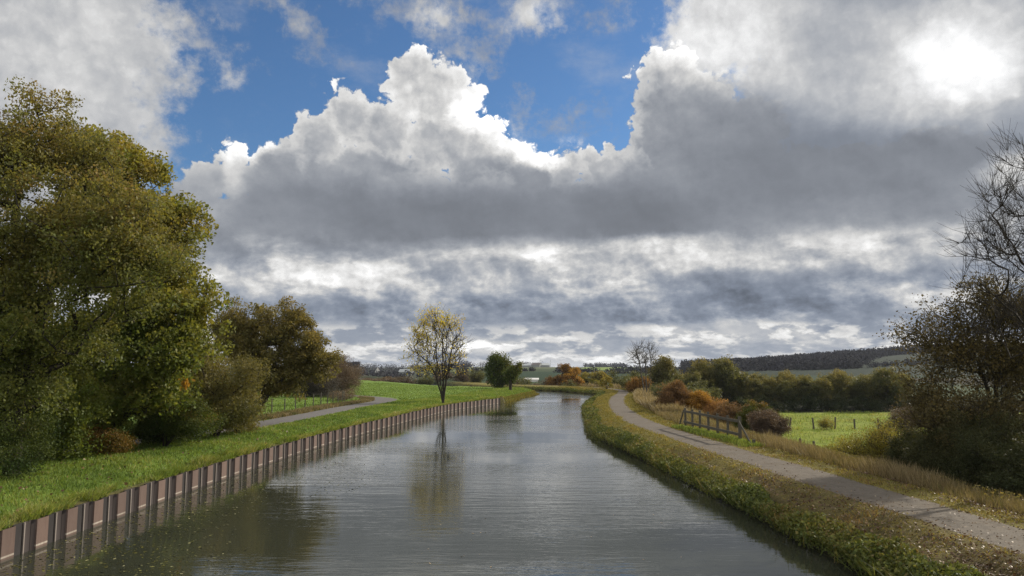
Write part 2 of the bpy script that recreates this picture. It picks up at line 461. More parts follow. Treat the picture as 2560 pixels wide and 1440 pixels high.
MAT['purple'] = leaf_mat('purple_twig', [(0, (.055, .048, .040)), (.5, (.115, .088, .066)), (1, (.19, .12, .065))], transl=.15)
MAT['curl'] = leaf_mat('curled_leaf', [(0, (.065, .058, .028)), (.5, (.105, .088, .040)), (1, (.155, .115, .045))], transl=.3, spec=.1)
# ------------------------------------------------------------------ leaves, blades, branches
def leaves_mesh(name, P, size, mat, parent, hue, flat=0.0, aspect=.62, jitter=.3, up=None, rs=None):
    rs = rs or rng; n = len(P)
    N = rs.normal(size=(n, 3)); N[:, 2] += flat*1.0
    if flat > 3: N = np.c_[rs.normal(size=n)*.15, rs.normal(size=n)*.15, np.ones(n)]
    N /= np.linalg.norm(N, axis=1, keepdims=True)
    A = rs.normal(size=(n, 3)); U = np.cross(N, A); U /= np.linalg.norm(U, axis=1, keepdims=True)+1e-9
    V = np.cross(N, U); s = (size*(1+jitter*rs.normal(size=n))).clip(size*.4, size*1.8)[:, None]*.5
    v = np.stack([P-U*s, P-V*s*aspect+U*s*.1, P+U*s, P+V*s*aspect+U*s*.1], axis=1).reshape(-1, 3)
    f = np.arange(n*4).reshape(n, 4)
    return mesh_obj(name, v, f, mat, parent, {'hue': np.clip(hue, 0, 1), 'rnd': rs.random(n)})
def blades_mesh(name, P, h, w, mat, parent, hue, lean=.35, wind=(0, 0), rs=None):
    rs = rs or rng; n = len(P); a = rs.random(n)*2*math.pi
    W_ = np.c_[np.cos(a), np.sin(a), np.zeros(n)]*(w*.5)[:, None] if isinstance(w, np.ndarray) else np.c_[np.cos(a), np.sin(a), np.zeros(n)]*w*.5
    hh = (h if isinstance(h, np.ndarray) else np.full(n, h))*(.55+.9*rs.random(n))
    T = np.c_[(rs.normal(size=n)*lean+wind[0])*hh, (rs.normal(size=n)*lean+wind[1])*hh, hh]
    mid = P+T*.5+np.c_[np.zeros(n), np.zeros(n), hh*.08]
    v = np.stack([P-W_, P+W_, mid+W_*.8, P+T, mid-W_*.8], axis=1).reshape(-1, 3)
    b = np.arange(n)[:, None]*5
    f = b+np.array([[0, 1, 2, 4]]); g = b+np.array([[4, 2, 3, 3]])
    # two quads per blade (upper one closes to a point)
    v2 = np.stack([P-W_, P+W_, mid+W_*.8, mid-W_*.8, P+T-W_*.12, P+T+W_*.12], axis=1).reshape(-1, 3)
    b = np.arange(n)[:, None]*6
    ff = np.concatenate([b+np.array([[0, 1, 2, 3]]), b+np.array([[3, 2, 5, 4]])], axis=1).reshape(-1, 4)
    r = rs.random(n)
    return mesh_obj(name, v2, ff, mat, parent, {'hue': np.repeat(np.clip(hue, 0, 1), 2), 'rnd': np.repeat(r, 2)})
def grow(base, stems, attract, rs, kpath=.35, seg=.5, up=.25):
    """branch skeleton: base point, stems = list of polylines from the base, attract = points to be reached"""
    pos = [np.array(base, float)]; par = [-1]; pl = [0.0]
    for st in stems:
        prev = 0
        for q in st:
            q = np.array(q, float); d = np.linalg.norm(q-pos[prev]); n = max(1, int(d/seg)); a = pos[prev]
            for k in range(1, n+1):
                p = a+(q-a)*k/n+rs.normal(size=3)*.03*(k < n)
                pos.append(p); par.append(prev); pl.append(pl[prev]+d/n); prev = len(pos)-1
    order = np.argsort(np.linalg.norm(attract-pos[min(len(pos)-1, 3)], axis=1))
    cap = len(pos)+len(attract)*60; arr = np.zeros((cap, 3)); pla = np.zeros(cap); n0 = len(pos)
    arr[:n0] = pos; pla[:n0] = pl; tips = []
    first = max(1, 2)
    for i in order:
        t = attract[i]; c = np.linalg.norm(arr[first:n0]-t, axis=1)
        cost = c+kpath*pla[first:n0]*.5+np.where(arr[first:n0, 2] > t[2]-.05*c, .35*c, 0)
        j = first+int(np.argmin(cost)); a = arr[j].copy(); d = np.linalg.norm(t-a); n = min(60, max(1, int(d/seg)))
        pdir = a-arr[par[j]] if par[j] >= 0 else np.array([0, 0, 1.]); pn = np.linalg.norm(pdir)+1e-9
        ctrl = a+pdir/pn*d*.35+np.array([0, 0, up*d*.3]); prev = j
        for k in range(1, n+1):
            s = k/n; p = (1-s)**2*a+2*s*(1-s)*ctrl+s*s*t
            if k < n: p = p+rs.normal(size=3)*.04*d/n
            arr[n0] = p; pla[n0] = pla[prev]+d/n; par.append(prev); prev = n0; n0 += 1
        tips.append(prev)
    par = np.array(par); cnt = np.zeros(n0); cnt[tips] += 1
    for i in range(n0-1, 0, -1): cnt[par[i]] += cnt[i]
    return arr[:n0], par, np.maximum(cnt, 1), np.array(tips)
def tubes(name, pos, par, rad, mat, parent, k=5, thin_k=3):
    V = []; F = []; off = 0
    idx = np.arange(1, len(pos))
    for kk, sel in ((k+2, rad[idx] > .06), (thin_k, rad[idx] <= .06)):
        ii = idx[sel]
        if not len(ii): continue
        a = pos[par[ii]]; b = pos[ii]; ra = np.minimum(rad[par[ii]], rad[ii]*1.6); rb = rad[ii]
        d = b-a; L = np.linalg.norm(d, axis=1, keepdims=True)+1e-9; d /= L
        ref = np.where(np.abs(d[:, 2:3]) < .9, np.array([[0, 0, 1.]]), np.array([[1., 0, 0]]))
        u = np.cross(d, ref); u /= np.linalg.norm(u, axis=1, keepdims=True); w = np.cross(d, u)
        ang = np.arange(kk)*2*math.pi/kk
        ring = u[:, None, :]*np.cos(ang)[None, :, None]+w[:, None, :]*np.sin(ang)[None, :, None]
        A = (a-d*ra[:, None]*.3)[:, None, :]+ring*ra[:, None, None]; B = b[:, None, :]+ring*rb[:, None, None]
        V.append(np.concatenate([A, B], axis=1).reshape(-1, 3)); n = len(ii)
        q = np.arange(kk); qn = (q+1) % kk
        f = np.stack([q, qn, kk+qn, kk+q], axis=1)[None]+(np.arange(n)*2*kk)[:, None, None]+off
        F.append(f.reshape(-1, 4)); off += n*2*kk
    return mesh_obj(name, np.concatenate(V), np.concatenate(F), mat, parent, smooth=True)
def lobes_points(lobes, n, rs, shell=.45):
    vol = np.array([l[3]*l[4]*l[5] for l in lobes])**.8; pick = rs.choice(len(lobes), n, p=vol/vol.sum())
    d = rs.normal(size=(n, 3)); d /= np.linalg.norm(d, axis=1, keepdims=True)
    r = rs.random(n)**shell
    L = np.array(lobes)[pick]; return L[:, :3]+d*r[:, None]*L[:, 3:6]
def make_tree(name, label, cat, base, stems, lobes, leaf, leaf_size, n_att, per, spread, seed,
              bark='bark_dark', twig_r=.012, rpow=.46, pads=0, pad_r=1.0, pad_z=.55, hue_mid=.5, hue_up=.5, hue_amp=.5, group=None, parts=('trunk', 'crown'),
              twigs=0, zmin=None, shell=.45, kpath=.35, seg=.5, leaf_sel=None, up=.25, rmax=None):
    """coordinates of stems and lobes are relative to base"""
    rs = np.random.default_rng(seed); root = empty(name, base); props(root, label, cat, group)
    att = lobes_points(lobes, n_att, rs, shell)
    if pads:                                         # foliage gathers in layered pads with gaps between them
        pc = lobes_points(lobes, pads, rs, .30); pi = rs.integers(0, pads, n_att); d_ = rs.normal(size=(n_att, 3)); d_ /= np.linalg.norm(d_, axis=1, keepdims=True)
        att = pc[pi]+d_*(rs.random(n_att)**.45)[:, None]*pad_r*np.array([1, 1, pad_z])*(.7+.6*rs.random(pads))[pi][:, None]
    if zmin is not None: att = att[att[:, 2] > zmin]
    pos, par, cnt, tips = grow((0, 0, -.15), stems, att, rs, kpath, seg, up)
    rad = twig_r*cnt**rpow
    if rmax: rad = np.minimum(rad, rmax)
    if twigs:                                        # bare twigs at every tip and along the thin branches
        thin = np.where((rad < twig_r*4.0) & (par >= 0))[0]; src = rs.choice(thin, twigs)
        dirn = pos[src]-pos[par[src]]; dirn /= np.linalg.norm(dirn, axis=1, keepdims=True)+1e-9
        d = dirn+rs.normal(size=(twigs, 3))*.55+np.array([0, 0, .35]); d /= np.linalg.norm(d, axis=1, keepdims=True)
        Lg = (spread*(.6+.9*rs.random(twigs)))[:, None]
        m1 = pos[src]+d*Lg*.5+rs.normal(size=(twigs, 3))*.03; m2 = m1+(d+np.array([0, 0, .25]))*Lg*.5
        n0 = len(pos); i1 = np.arange(n0, n0+twigs); i2 = i1+twigs
        pos = np.concatenate([pos, m1, m2]); par = np.concatenate([par, src, i1])
        rad = np.concatenate([rad, np.full(twigs, twig_r*.8), np.full(twigs, twig_r*.55)])
        tips = np.concatenate([tips, i2])
    tubes(parts[0], pos, par, rad, MAT[bark], root)
    if per > 0:
        T = pos[tips]
        if leaf_sel is not None: T = T[leaf_sel(T, rs)]
        m = len(T); w = rs.integers(int(per*.5), int(per*1.5)+1, m); idx = np.repeat(np.arange(m), w)
        q_ = rs.normal(size=(len(idx), 3)); q_ /= np.linalg.norm(q_, axis=1, keepdims=True); P = T[idx]+q_*(rs.random(len(idx))**.5)[:, None]*spread*.80*np.array([1, 1, .8])
        z0, z1 = T[:, 2].min(), T[:, 2].max()
        tip_h = rs.normal(size=m)*hue_amp*.35
        hue = hue_mid+hue_up*((P[:, 2]-z0)/(z1-z0+1e-6)-.5)+tip_h[idx]+rs.normal(size=len(idx))*.05
        hue += hue_amp*.5*fbm(P[:, 0]*.5+seed, P[:, 2]*.5+P[:, 1]*.3, 2, seed)
        leaves_mesh(parts[1], P, leaf_size, MAT[leaf], root, hue, rs=rs)
    return root
def copy_tree(o, loc, rz=0, sc_=1.0, label=None, group=None):
    c = o.copy(); sc.collection.objects.link(c); c.location = loc; c.rotation_euler = (0, 0, rz); c.scale = (sc_,)*3 if not isinstance(sc_, tuple) else sc_
    if label: c['label'] = label
    if group: c['group'] = group
    for ch in o.children:
        d_ = ch.copy(); sc.collection.objects.link(d_); d_.parent = c
    return c
# ------------------------------------------------------------------ layout of the canal
WALL = catmull([(-12.1, -30), (-12.1, 0), (-12.1, 20), (-12.05, 28), (-11.75, 35), (-11.2, 43.5), (-9.8, 57), (-7.1, 77), (-4.4, 87.5), (-1.1, 97.5)], 1.0)
LBANK = np.concatenate([WALL[:-1], catmull([(-1.1, 97.5), (.6, 109), (2.3, 120), (4.3, 131), (3.6, 137), (-3, 145), (-16, 163), (-34, 208), (-60, 275), (-90, 360)], 2.0)])
RBANK = catmull([(8.2, -30), (8.2, 0), (8.05, 12), (7.85, 18), (7.6, 24), (7.15, 30), (6.9, 35), (6.35, 41), (5.75, 50), (6.0, 57), (6.8, 66), (7.9, 80), (10.4, 98), (13.6, 116), (14.4, 125), (13.2, 134),
                 (9.8, 145), (4.6, 155), (-2.5, 164), (-11, 180), (-23, 215), (-48, 282), (-78, 366)], 1.5)
CANAL = np.concatenate([LBANK, RBANK[::-1]])
PATH = catmull([(11.9, -20), (11.7, 0), (11.35, 12), (11.05, 17), (10.75, 21), (10.3, 27), (9.7, 35), (9.2, 43), (8.95, 50), (9.05, 56), (9.7, 66), (11.2, 80), (13.8, 97),
                (17.0, 114), (18.2, 126), (17.0, 138), (12.8, 150), (7, 160), (0, 169), (-8, 184), (-20, 218)], 1.0)
ROAD = catmull([(-30, 2), (-27, 12), (-22.5, 26), (-18.6, 38), (-16.7, 46), (-15.9, 53), (-15.4, 61), (-15.1, 69), (-14.3, 78), (-14.2, 84), (-16.0, 90.5), (-20.5, 97.5), (-29, 105), (-46, 117), (-80, 135)], 1.0)
FIELD_EDGE = [(-1.8, 131), (-15, 153), (-34, 205), (-61, 273), (-80, 335)]
def smooth01(t): t = np.clip(t, 0, 1); return t*t*(3-2*t)
def far_z(x, y):
    rr = np.sqrt(x*x+y*y); ratio = x/np.maximum(y, 50)
    a = np.interp(rr, [0, 180, 300, 450, 700, 1200, 2500, 6000, 12000], [-2.5, -2.5, -1.9, .8, 2.8, 5.6, 7.6, 9.5, 12])
    b = np.interp(rr, [0, 180, 500, 900, 1500, 2500, 6000, 12000], [-2.5, -2.5, -4, -5, .5, 6.0, 10, 12])
    w = smooth01((ratio+.16)/.10)
    z = b*(1-w)+a*w
    hill = 19*smooth01((ratio-.20)/.42)*smooth01((rr-430)/560)
    z = z+hill+fbm(x/160, y/160, 3, 5)*.5*smooth01((rr-180)/400)
    return z
def height(x, y, full=False):
    x = np.asarray(x, float); y = np.asarray(y, float)
    near = (np.abs(x) < 160) & (y < 400)
    z = far_z(x, y); zone = np.full(x.shape, 9.0)
    xn, yn = x[near], y[near]
    dR, sR, _ = poly_dist(xn, yn, RBANK); dL, sL, _ = poly_dist(xn, yn, LBANK)
    inside = in_poly(xn, yn, CANAL); right = (dR < dL) | (xn > 20); right &= ~inside
    zn = z[near]
    dRs = dR+np.interp(yn, [0, 20, 35, 50], [1.7, 1.5, .8, 0])*smooth01((dR-3)/2)
    prof = np.interp(dRs, [0, .25, .7, 1.5, 3, 6, 7.2, 9.5, 14, 20], [-.15, .30, .58, .76, .87, .90, .80, .15, -1.5, -2.5])
    t = smooth01((dR-14)/8)
    zr = prof*(1-t)+np.minimum(zn, 2)*t
    # left: wall top, grass strip, road, field rising gently, dropping off behind its far edge
    lift = np.clip((-xn-16)/45, 0, 1)*smooth01((yn-60)/60)*.5
    zl = .76+.24*smooth01((dL-.3)/2.5)+lift
    wallpart = yn < 98
    soft = np.interp(dL, [0, .4, 1.0, 2.5], [-.15, .35, .62, .98])
    zl = np.where(wallpart, zl, np.minimum(zl, soft))
    past = in_poly(xn, yn, FIELD_EDGE+[(-400, 500), (-400, 700), (200, 700)]) & ~right
    dF, _, _ = poly_dist(xn, yn, FIELD_EDGE)
    dF = np.where(past, dF, 0)
    zl = np.where(past & (yn > 150), zl-(zl-zn)*smooth01(dF/14), zl)
    west = smooth01((-xn-75)/60); zl = zl*(1-west)+np.minimum(zn, 1)*west
    zz = np.where(right, zr, zl)
    dW = np.minimum(dR, dL)
    zz = np.where(inside, np.where(dL < dR, np.where(yn < 98, -1.6, -.15-dW*.7), -.15-dW*.7), zz); zz = np.where(inside, np.maximum(zz, -1.6), zz)
    dP, _, _ = poly_dist(xn, yn, PATH); dO, _, _ = poly_dist(xn, yn, ROAD)
    bumps = fbm(xn*.9, yn*.9, 3, 3)*.045+fbm(xn*.22, yn*.22, 2, 8)*.07
    flat = smooth01((np.minimum(dP, dO)-1.0)/1.0)*smooth01(dW/.8)
    lumps = np.abs(fbm(xn*1.15, yn*1.5, 3, 33))*.13*(right & (dR < 5))
    zz = zz+np.where(inside, 0, (bumps+lumps)*flat)
    wP = smooth01((1.9-dP)/.7)*(~inside); zz = zz*(1-wP)+.88*wP
    wO = smooth01((2.2-dO)/.9)*(~inside)*(~right); zz = zz*(1-wO)+(.98+np.clip((-xn-20)/60, 0, .4))*wO
    z[near] = zz
    if not full: return z
    info = np.zeros(x.shape+(6,)); info[...] = 99
    info[near] = np.stack([dR, dL, right.astype(float), inside.astype(float), dP, dO], axis=-1)
    return z, info
def hz(x, y): return float(height(np.array([float(x)]), np.array([float(y)]))[0])
# ------------------------------------------------------------------ ground sheet
ys = np.r_[np.arange(-25, 8, 1.5), np.arange(8, 60, .33), np.arange(60, 110, .6), np.arange(110, 200, 1.4), np.arange(200, 420, 6), np.geomspace(420, 11000, 60)]
ss = np.r_[-np.geomspace(9000, 130, 34), np.arange(-125, -40, 5), np.arange(-40, -12, 1.0), np.arange(-12, -.9, .4), [-.8, -.6, -.40, -.20, -.18, -.08],
           np.arange(.5, 15, 1.2), np.arange(15.4, 40, .36), np.arange(40, 90, 1.2), np.arange(92, 130, 6), np.geomspace(136, 9000, 36)]
xw = np.interp(ys, WALL[:, 1], WALL[:, 0]); xw = np.where(ys > 97.5, np.interp(ys, [97.5, 130, 400], [-1.1, 3, 3]), xw)
YY, SS = np.meshgrid(ys, ss, indexing='ij'); XX = SS+xw[:, None]
ZZ, INFO = height(XX, YY, True)
wallrow = (YY < 97.0)
ZZ = np.where(wallrow & (SS >= -.185) & (SS < .2), -1.6, ZZ)
ZZ = np.where(wallrow & (SS < -.185) & (SS > -.9), np.maximum(ZZ, .74), ZZ)
ny, nx = XX.shape
def zone_colour(x, y, info):
    dR, dL, right, inside, dP, dO = [info[..., i] for i in range(6)]
    rr = np.sqrt(x*x+y*y); ratio = x/np.maximum(y, 30)
    C = np.zeros(x.shape+(3,))
    n1 = fbm(x*.35, y*.35, 4, 21); n2 = fbm(x*1.3, y*1.3, 3, 22)
    lush = np.array([.11, .18, .034]); lush2 = np.array([.155, .22, .042])
    C[:] = lush+(lush2-lush)*(.5+.5*n1[..., None])
    we = smooth01((.62-dL)/.3)[..., None]*(right < .5)[..., None]; C = C*(1-we)+np.array([.075, .070, .028])*we
    isr = (right > .5) & (rr < 400)
    mown = np.array([.115, .10, .030]); mown2 = np.array([.20, .17, .046])
    m = mown+(mown2-mown)*(.5+.5*n2[..., None])
    litter = np.array([.085, .060, .036])
    dR = dR+np.interp(y, [0, 20, 35, 50], [1.7, 1.5, .8, 0])*smooth01((dR-3)/2)
    lw = np.clip((.95-(y-8)/30)+.5*n1, 0, 1)*np.clip((4.9-dR)/1.2, 0, 1)*.9; lw = lw[..., None]
    m = m*(1-lw)+litter*lw
    dry = np.array([.16, .115, .06]); w = smooth01((dR-5.9)/.6)[..., None]; m = m*(1-w)+dry*w
    mead = np.array([.14, .19, .022]); mead2 = np.array([.20, .22, .030]); w = smooth01((dR-10)/3)[..., None]
    m = m*(1-w)+(mead+(mead2-mead)*(.5+.5*n1[..., None]))*w
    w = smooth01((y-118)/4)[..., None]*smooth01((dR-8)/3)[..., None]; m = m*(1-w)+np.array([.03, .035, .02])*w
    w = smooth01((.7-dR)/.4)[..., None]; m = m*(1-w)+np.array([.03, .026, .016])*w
    C = np.where(isr[..., None], m, C)
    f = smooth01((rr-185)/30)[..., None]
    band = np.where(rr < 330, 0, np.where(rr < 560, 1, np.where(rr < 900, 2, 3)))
    pal = np.array([[.040, .060, .024], [.022, .042, .020], [.045, .062, .028], [.085, .10, .045]])  # far fields: cloud shadow is put into these dark greens
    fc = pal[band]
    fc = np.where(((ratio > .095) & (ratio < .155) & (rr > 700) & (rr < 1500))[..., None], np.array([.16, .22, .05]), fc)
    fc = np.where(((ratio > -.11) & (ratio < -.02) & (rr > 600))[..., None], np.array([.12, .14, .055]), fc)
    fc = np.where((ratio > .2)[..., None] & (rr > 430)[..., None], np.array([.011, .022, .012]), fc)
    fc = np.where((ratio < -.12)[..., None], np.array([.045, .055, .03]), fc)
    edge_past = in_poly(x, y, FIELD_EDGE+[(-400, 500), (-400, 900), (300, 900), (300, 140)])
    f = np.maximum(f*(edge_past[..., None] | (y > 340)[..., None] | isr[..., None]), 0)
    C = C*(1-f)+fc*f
    C = np.where((inside > .5)[..., None] & (rr < 400)[..., None], np.array([.03, .028, .018]), C)
    return C
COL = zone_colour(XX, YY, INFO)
gi = np.arange(ny*nx).reshape(ny, nx)
GF = np.stack([gi[:-1, :-1], gi[:-1, 1:], gi[1:, 1:], gi[1:, :-1]], axis=-1).reshape(-1, 4)
m, n, out = new_mat('ground_cover')
pos = n.new('ShaderNodeNewGeometry').outputs['Position']
c = attr(n, 'zone', 'Color')
f1 = n.noise(pos, 7.0, 6, .7); f2 = n.noise(pos, .45, 4, .6); f3 = n.noise(n.v('MULTIPLY', pos, (1, .5, 1)), 2.2, 5, .65)
k = n.m('MULTIPLY', n.lin(f1, .3, .7, .55, 1.45), n.lin(f2, .3, .7, .8, 1.2)); k = n.m('MULTIPLY', k, n.lin(f3, .3, .7, .75, 1.25))
c2 = n.v('SCALE', c, scale=k)
c2 = n.mixc(n.smooth(n.noise(pos, 1.1, 5, .7), .55, .75, 0, .35), c2, n.v('MULTIPLY', c2, (1.5, .95, .8)))
hgt = n.m('ADD', f1, n.m('MULTIPLY', f3, .8))
principled(n, out, c2, .95, .12, bump(n, hgt, .9, .10)); MAT['ground'] = m
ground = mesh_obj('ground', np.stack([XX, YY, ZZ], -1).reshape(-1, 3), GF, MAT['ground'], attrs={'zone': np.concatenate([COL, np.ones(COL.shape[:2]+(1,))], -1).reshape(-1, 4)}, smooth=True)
props(ground, kind='structure')
# ------------------------------------------------------------------ water
m, n, out = new_mat('canal_water')
pos = n.new('ShaderNodeNewGeometry').outputs['Position']
w1 = n.noise(n.v('MULTIPLY', pos, (.55, 2.6, 1)), 1.0, 3, .55)
w2 = n.noise(n.v('ADD', n.v('MULTIPLY', pos, (2.2, 9.0, 1)), (3, 9, 0)), 1.0, 3, .6)
calm = n.smooth(n.noise(n.v('MULTIPLY', pos, (.05, .11, 1)), 1.0, 3, .5), .36, .62, .25, 1.5)
hh = n.m('MULTIPLY', n.m('ADD', w1, n.m('MULTIPLY', w2, .28)), calm)
body = n.mixc(n.noise(pos, .12, 3, .5), (.032, .035, .023), (.042, .045, .032))
p = principled(n, out, body, .02, .5, bump(n, hh, 1.0, .012)); p.inputs['IOR'].default_value = 1.68
MAT['water'] = m
wl = resample(LBANK, 2.0); wr = resample(RBANK, 2.0); nn = min(len(wl), len(wr))
tl = np.linspace(0, len(wl)-1, 220); tr = np.linspace(0, len(wr)-1, 220)
A = np.c_[np.interp(tl, np.arange(len(wl)), wl[:, 0]), np.interp(tl, np.arange(len(wl)), wl[:, 1])]
B = np.c_[np.interp(tr, np.arange(len(wr)), wr[:, 0]), np.interp(tr, np.arange(len(wr)), wr[:, 1])]
dirv = (B-A)/np.linalg.norm(B-A, axis=1, keepdims=True); A2 = A-dirv*.6; B2 = B+dirv*1.0
wv = np.concatenate([np.c_[A2, np.zeros(220)], np.c_[B2, np.zeros(220)]]); q = np.arange(219)
water = mesh_obj('water', wv, np.stack([q, q+220, q+221, q+1], -1), MAT['water']); props(water, kind='structure')
# ------------------------------------------------------------------ towpath and farm road
def strip(name, line, half, zf, mat, wob=.12):
    t = np.gradient(line, axis=0); t /= np.linalg.norm(t, axis=1, keepdims=True); nrm = np.c_[t[:, 1], -t[:, 0]]
    cols = []; K = 9
    for k in range(K):
        u = -1+2*k/(K-1); hw = half+(wob*vnoise(line[:, 0]*.9+u*31, line[:, 1]*.9, 5+int(u > 0)) if abs(u) == 1 else 0)
        pnt = line+nrm*(u*hw)[:, None] if isinstance(hw, np.ndarray) else line+nrm*u*hw
        z = zf(pnt[:, 0], pnt[:, 1])+.012-.010*u*u
        cols.append(np.c_[pnt, z])
    V = np.stack(cols, 1); nl = len(line); g = np.arange(nl*K).reshape(nl, K)
    f = np.stack([g[:-1, :-1], g[:-1, 1:], g[1:, 1:], g[1:, :-1]], -1).reshape(-1, 4)
    o = mesh_obj(name, V.reshape(-1, 3), f, mat, smooth=True); props(o, kind='structure'); return o
def gravel(name, a, b, c_):
    m, n, out = new_mat(name); pos = n.new('ShaderNodeNewGeometry').outputs['Position']
    f1 = n.noise(pos, 22, 4, .7); f2 = n.noise(pos, .8, 4, .6); f3 = n.noise(pos, 5, 4, .6)
    c = n.mixc(n.lin(f1, .3, .7), a, b); c = n.mixc(n.smooth(f2, .45, .7, 0, .6), c, c_)
    c = n.v('SCALE', c, scale=n.lin(f3, .3, .7, .8, 1.2))
    principled(n, out, c, .9, .25, bump(n, n.m('ADD', f1, f3), .6, .02)); return m
MAT['path'] = gravel('towpath_gravel', (.090, .074, .056), (.155, .132, .104), (.095, .072, .046))
MAT['road'] = gravel('road_asphalt', (.10, .092, .088), (.16, .15, .14), (.13, .115, .095))
PZ = lambda x, y: height(x, y)
pp = resample(PATH, .5); towpath = strip('towpath', pp[pp[:, 1] < 150], .93, PZ, MAT['path'])
rp = resample(ROAD, .7); road = strip('farm_road', rp, 1.3, PZ, MAT['road'])
# ------------------------------------------------------------------ sheet pile wall
m, n, out = new_mat('rusty_steel')
pos = n.new('ShaderNodeNewGeometry').outputs['Position']; px_, py_, pz_ = n.sep(pos)
f1 = n.noise(n.v('MULTIPLY', pos, (3, 3, .6)), 1.5, 6, .65); f2 = n.noise(pos, 14, 4, .6)
c = n.mixc(f1, (.070, .044, .034), (.110, .074, .058)); c = n.mixc(n.smooth(f2, .5, .72, 0, .5), c, (.075, .042, .032))
tide = n.m('MULTIPLY', n.smooth(pz_, .085, .10), n.smooth(pz_, .145, .13))
c = n.mixc(n.m('MULTIPLY', tide, n.lin(f1, .3, .6, .5, .9)), c, (.30, .265, .22))
c = n.mixc(n.smooth(pz_, .055, .035, 0, .7), c, (.045, .04, .028))
ri = n.new('ShaderNodeObjectInfo').outputs['Random']
streak = n.smooth(n.noise(n.v('ADD', n.v('MULTIPLY', pos, (9, 9, .7)), n.xyz(ri, 0, 0)), 1.0, 4, .6), .52, .70, 0, .55)
c = n.mixc(streak, c, (.060, .036, .028)); c = n.v('SCALE', c, scale=n.lin(ri, 0, 1, .82, 1.16))
lx = n.sep(n.new('ShaderNodeTexCoord').outputs['Object'])[0]
pan_shade = n.m('MULTIPLY', n.smooth(lx, .475, .49), n.smooth(lx, 1.295, 1.28)); pan_shade2 = n.smooth(lx, .92, .94)   # recess shade put into the pan colour, near half darkest
c = n.mixc(pan_shade, c, n.mixc(pan_shade2, n.mixc(f1, (.010, .009, .009), (.020, .016, .015)), n.mixc(f1, (.026, .020, .019), (.045, .034, .031))))
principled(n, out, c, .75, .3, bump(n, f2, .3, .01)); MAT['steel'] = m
m, n, out = new_mat('interlock_steel'); principled(n, out, (.20, .17, .15), .6, .4); MAT['lock'] = m
PITCH = 1.3; DEP = .12
wp = resample(WALL, PITCH); wp = wp[wp[:, 1] > 5.0]
wall = empty('sheet_pile_wall', (wp[0][0], wp[0][1], 0)); props(wall, 'rusty brown corrugated steel retaining wall along the left side of the canal', 'retaining wall')
prof = [(0, 0), (.47, 0), (.53, -DEP), (.94, -DEP), (1.25, -DEP), (1.30, 0)]       # along the wall, depth away from the water
T = .014
fr = [(a, b) for a, b in prof]; V = []; F = []
for z in (.76, -1.2):
    for a, b in fr: V.append((a, b+.0, z))
for z in (.76, -1.2):
    for a, b in fr: V.append((a, b-T, z))
k5 = len(fr)
for i in range(k5-1):
    F.append((i, i+1, k5+i+1, k5+i)); F.append((2*k5+i, 3*k5+i, 3*k5+i+1, 2*k5+i+1)); F.append((i, 2*k5+i, 2*k5+i+1, i+1))
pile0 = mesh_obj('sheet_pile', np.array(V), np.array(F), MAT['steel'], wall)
lb = MB(); lb.box((.94, -DEP+.022, -.2), (.045, .04, 1.90))
lock0 = lb.obj('interlock', MAT['lock'], pile0)
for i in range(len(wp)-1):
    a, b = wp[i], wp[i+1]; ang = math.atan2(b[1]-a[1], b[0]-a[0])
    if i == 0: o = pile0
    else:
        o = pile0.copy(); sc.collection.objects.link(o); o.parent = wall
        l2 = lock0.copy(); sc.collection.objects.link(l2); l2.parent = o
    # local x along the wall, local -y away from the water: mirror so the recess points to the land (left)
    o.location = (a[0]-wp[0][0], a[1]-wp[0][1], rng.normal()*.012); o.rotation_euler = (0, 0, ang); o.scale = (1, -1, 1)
# ------------------------------------------------------------------ wooden barrier beside the towpath
bar = empty('wooden_barrier', (11.15, 42.3, .88)); props(bar, 'weathered grey timber post and rail barrier with sloping ends beside the towpath', 'barrier')
BX, BY = 11.15, 42.3
pts_ = [(10.8+(11.5-10.8)*t, 46.7+(37.9-46.7)*t) for t in [0, .155, .31, .475, .64, .815, 1.0]]
for i, (x, y) in enumerate(pts_):
    mb = MB(); s = .14 if i == 6 else .115
    mb.box((x-BX, y-BY, .52), (s, s, 1.44 if i < 6 else 1.5), Vector((0, 0, 1)).rotation_difference(Vector((rng.normal()*.008, rng.normal()*.008, 1))).to_matrix())
    mb.obj('post', MAT['wood'], bar, bevel=.008)
a, b = pts_[0], pts_[-1]
dv = Vector((b[0]-a[0], b[1]-a[1], 0)).normalized(); nv = Vector((-dv.y, dv.x, 0)); 
if nv.x > 0: nv = -nv
off = nv*.085
def barbeam(name, p, q, h, w=.045, wid=.14):
    mb = MB(); mb.beam(Vector(p)+off, Vector(q)+off, w, wid); mb.obj(name, MAT['wood'], bar, bevel=.006)
A3 = Vector((a[0]-BX, a[1]-BY, 0)); B3 = Vector((b[0]-BX, b[1]-BY, 0))
barbeam('top_rail', A3-dv*.1+Vector((0, 0, 1.05)), B3+dv*.05+Vector((0, 0, 1.05)), 0)
barbeam('lower_rail', A3-dv*.1+Vector((0, 0, .40)), B3+dv*.05+Vector((0, 0, .40)), 0)
barbeam('brace', A3-dv*.1+Vector((0, 0, 1.05)), A3-dv*1.15+Vector((0, 0, -.05)), 0, .05, .11)
barbeam('brace', B3+dv*.1+Vector((0, 0, 1.05)), B3+dv*1.75+Vector((0, 0, -.05)), 0, .05, .11)
mb = MB(); q = B3+dv*1.72; mb.box((q.x, q.y, .05), (.13, .13, .5)); mb.obj('stub_post', MAT['wood'], bar, bevel=.008)
mb = MB(); q = A3-dv*1.15; mb.box((q.x, q.y, .02), (.12, .12, .4)); mb.obj('stub_post', MAT['wood'], bar, bevel=.008)
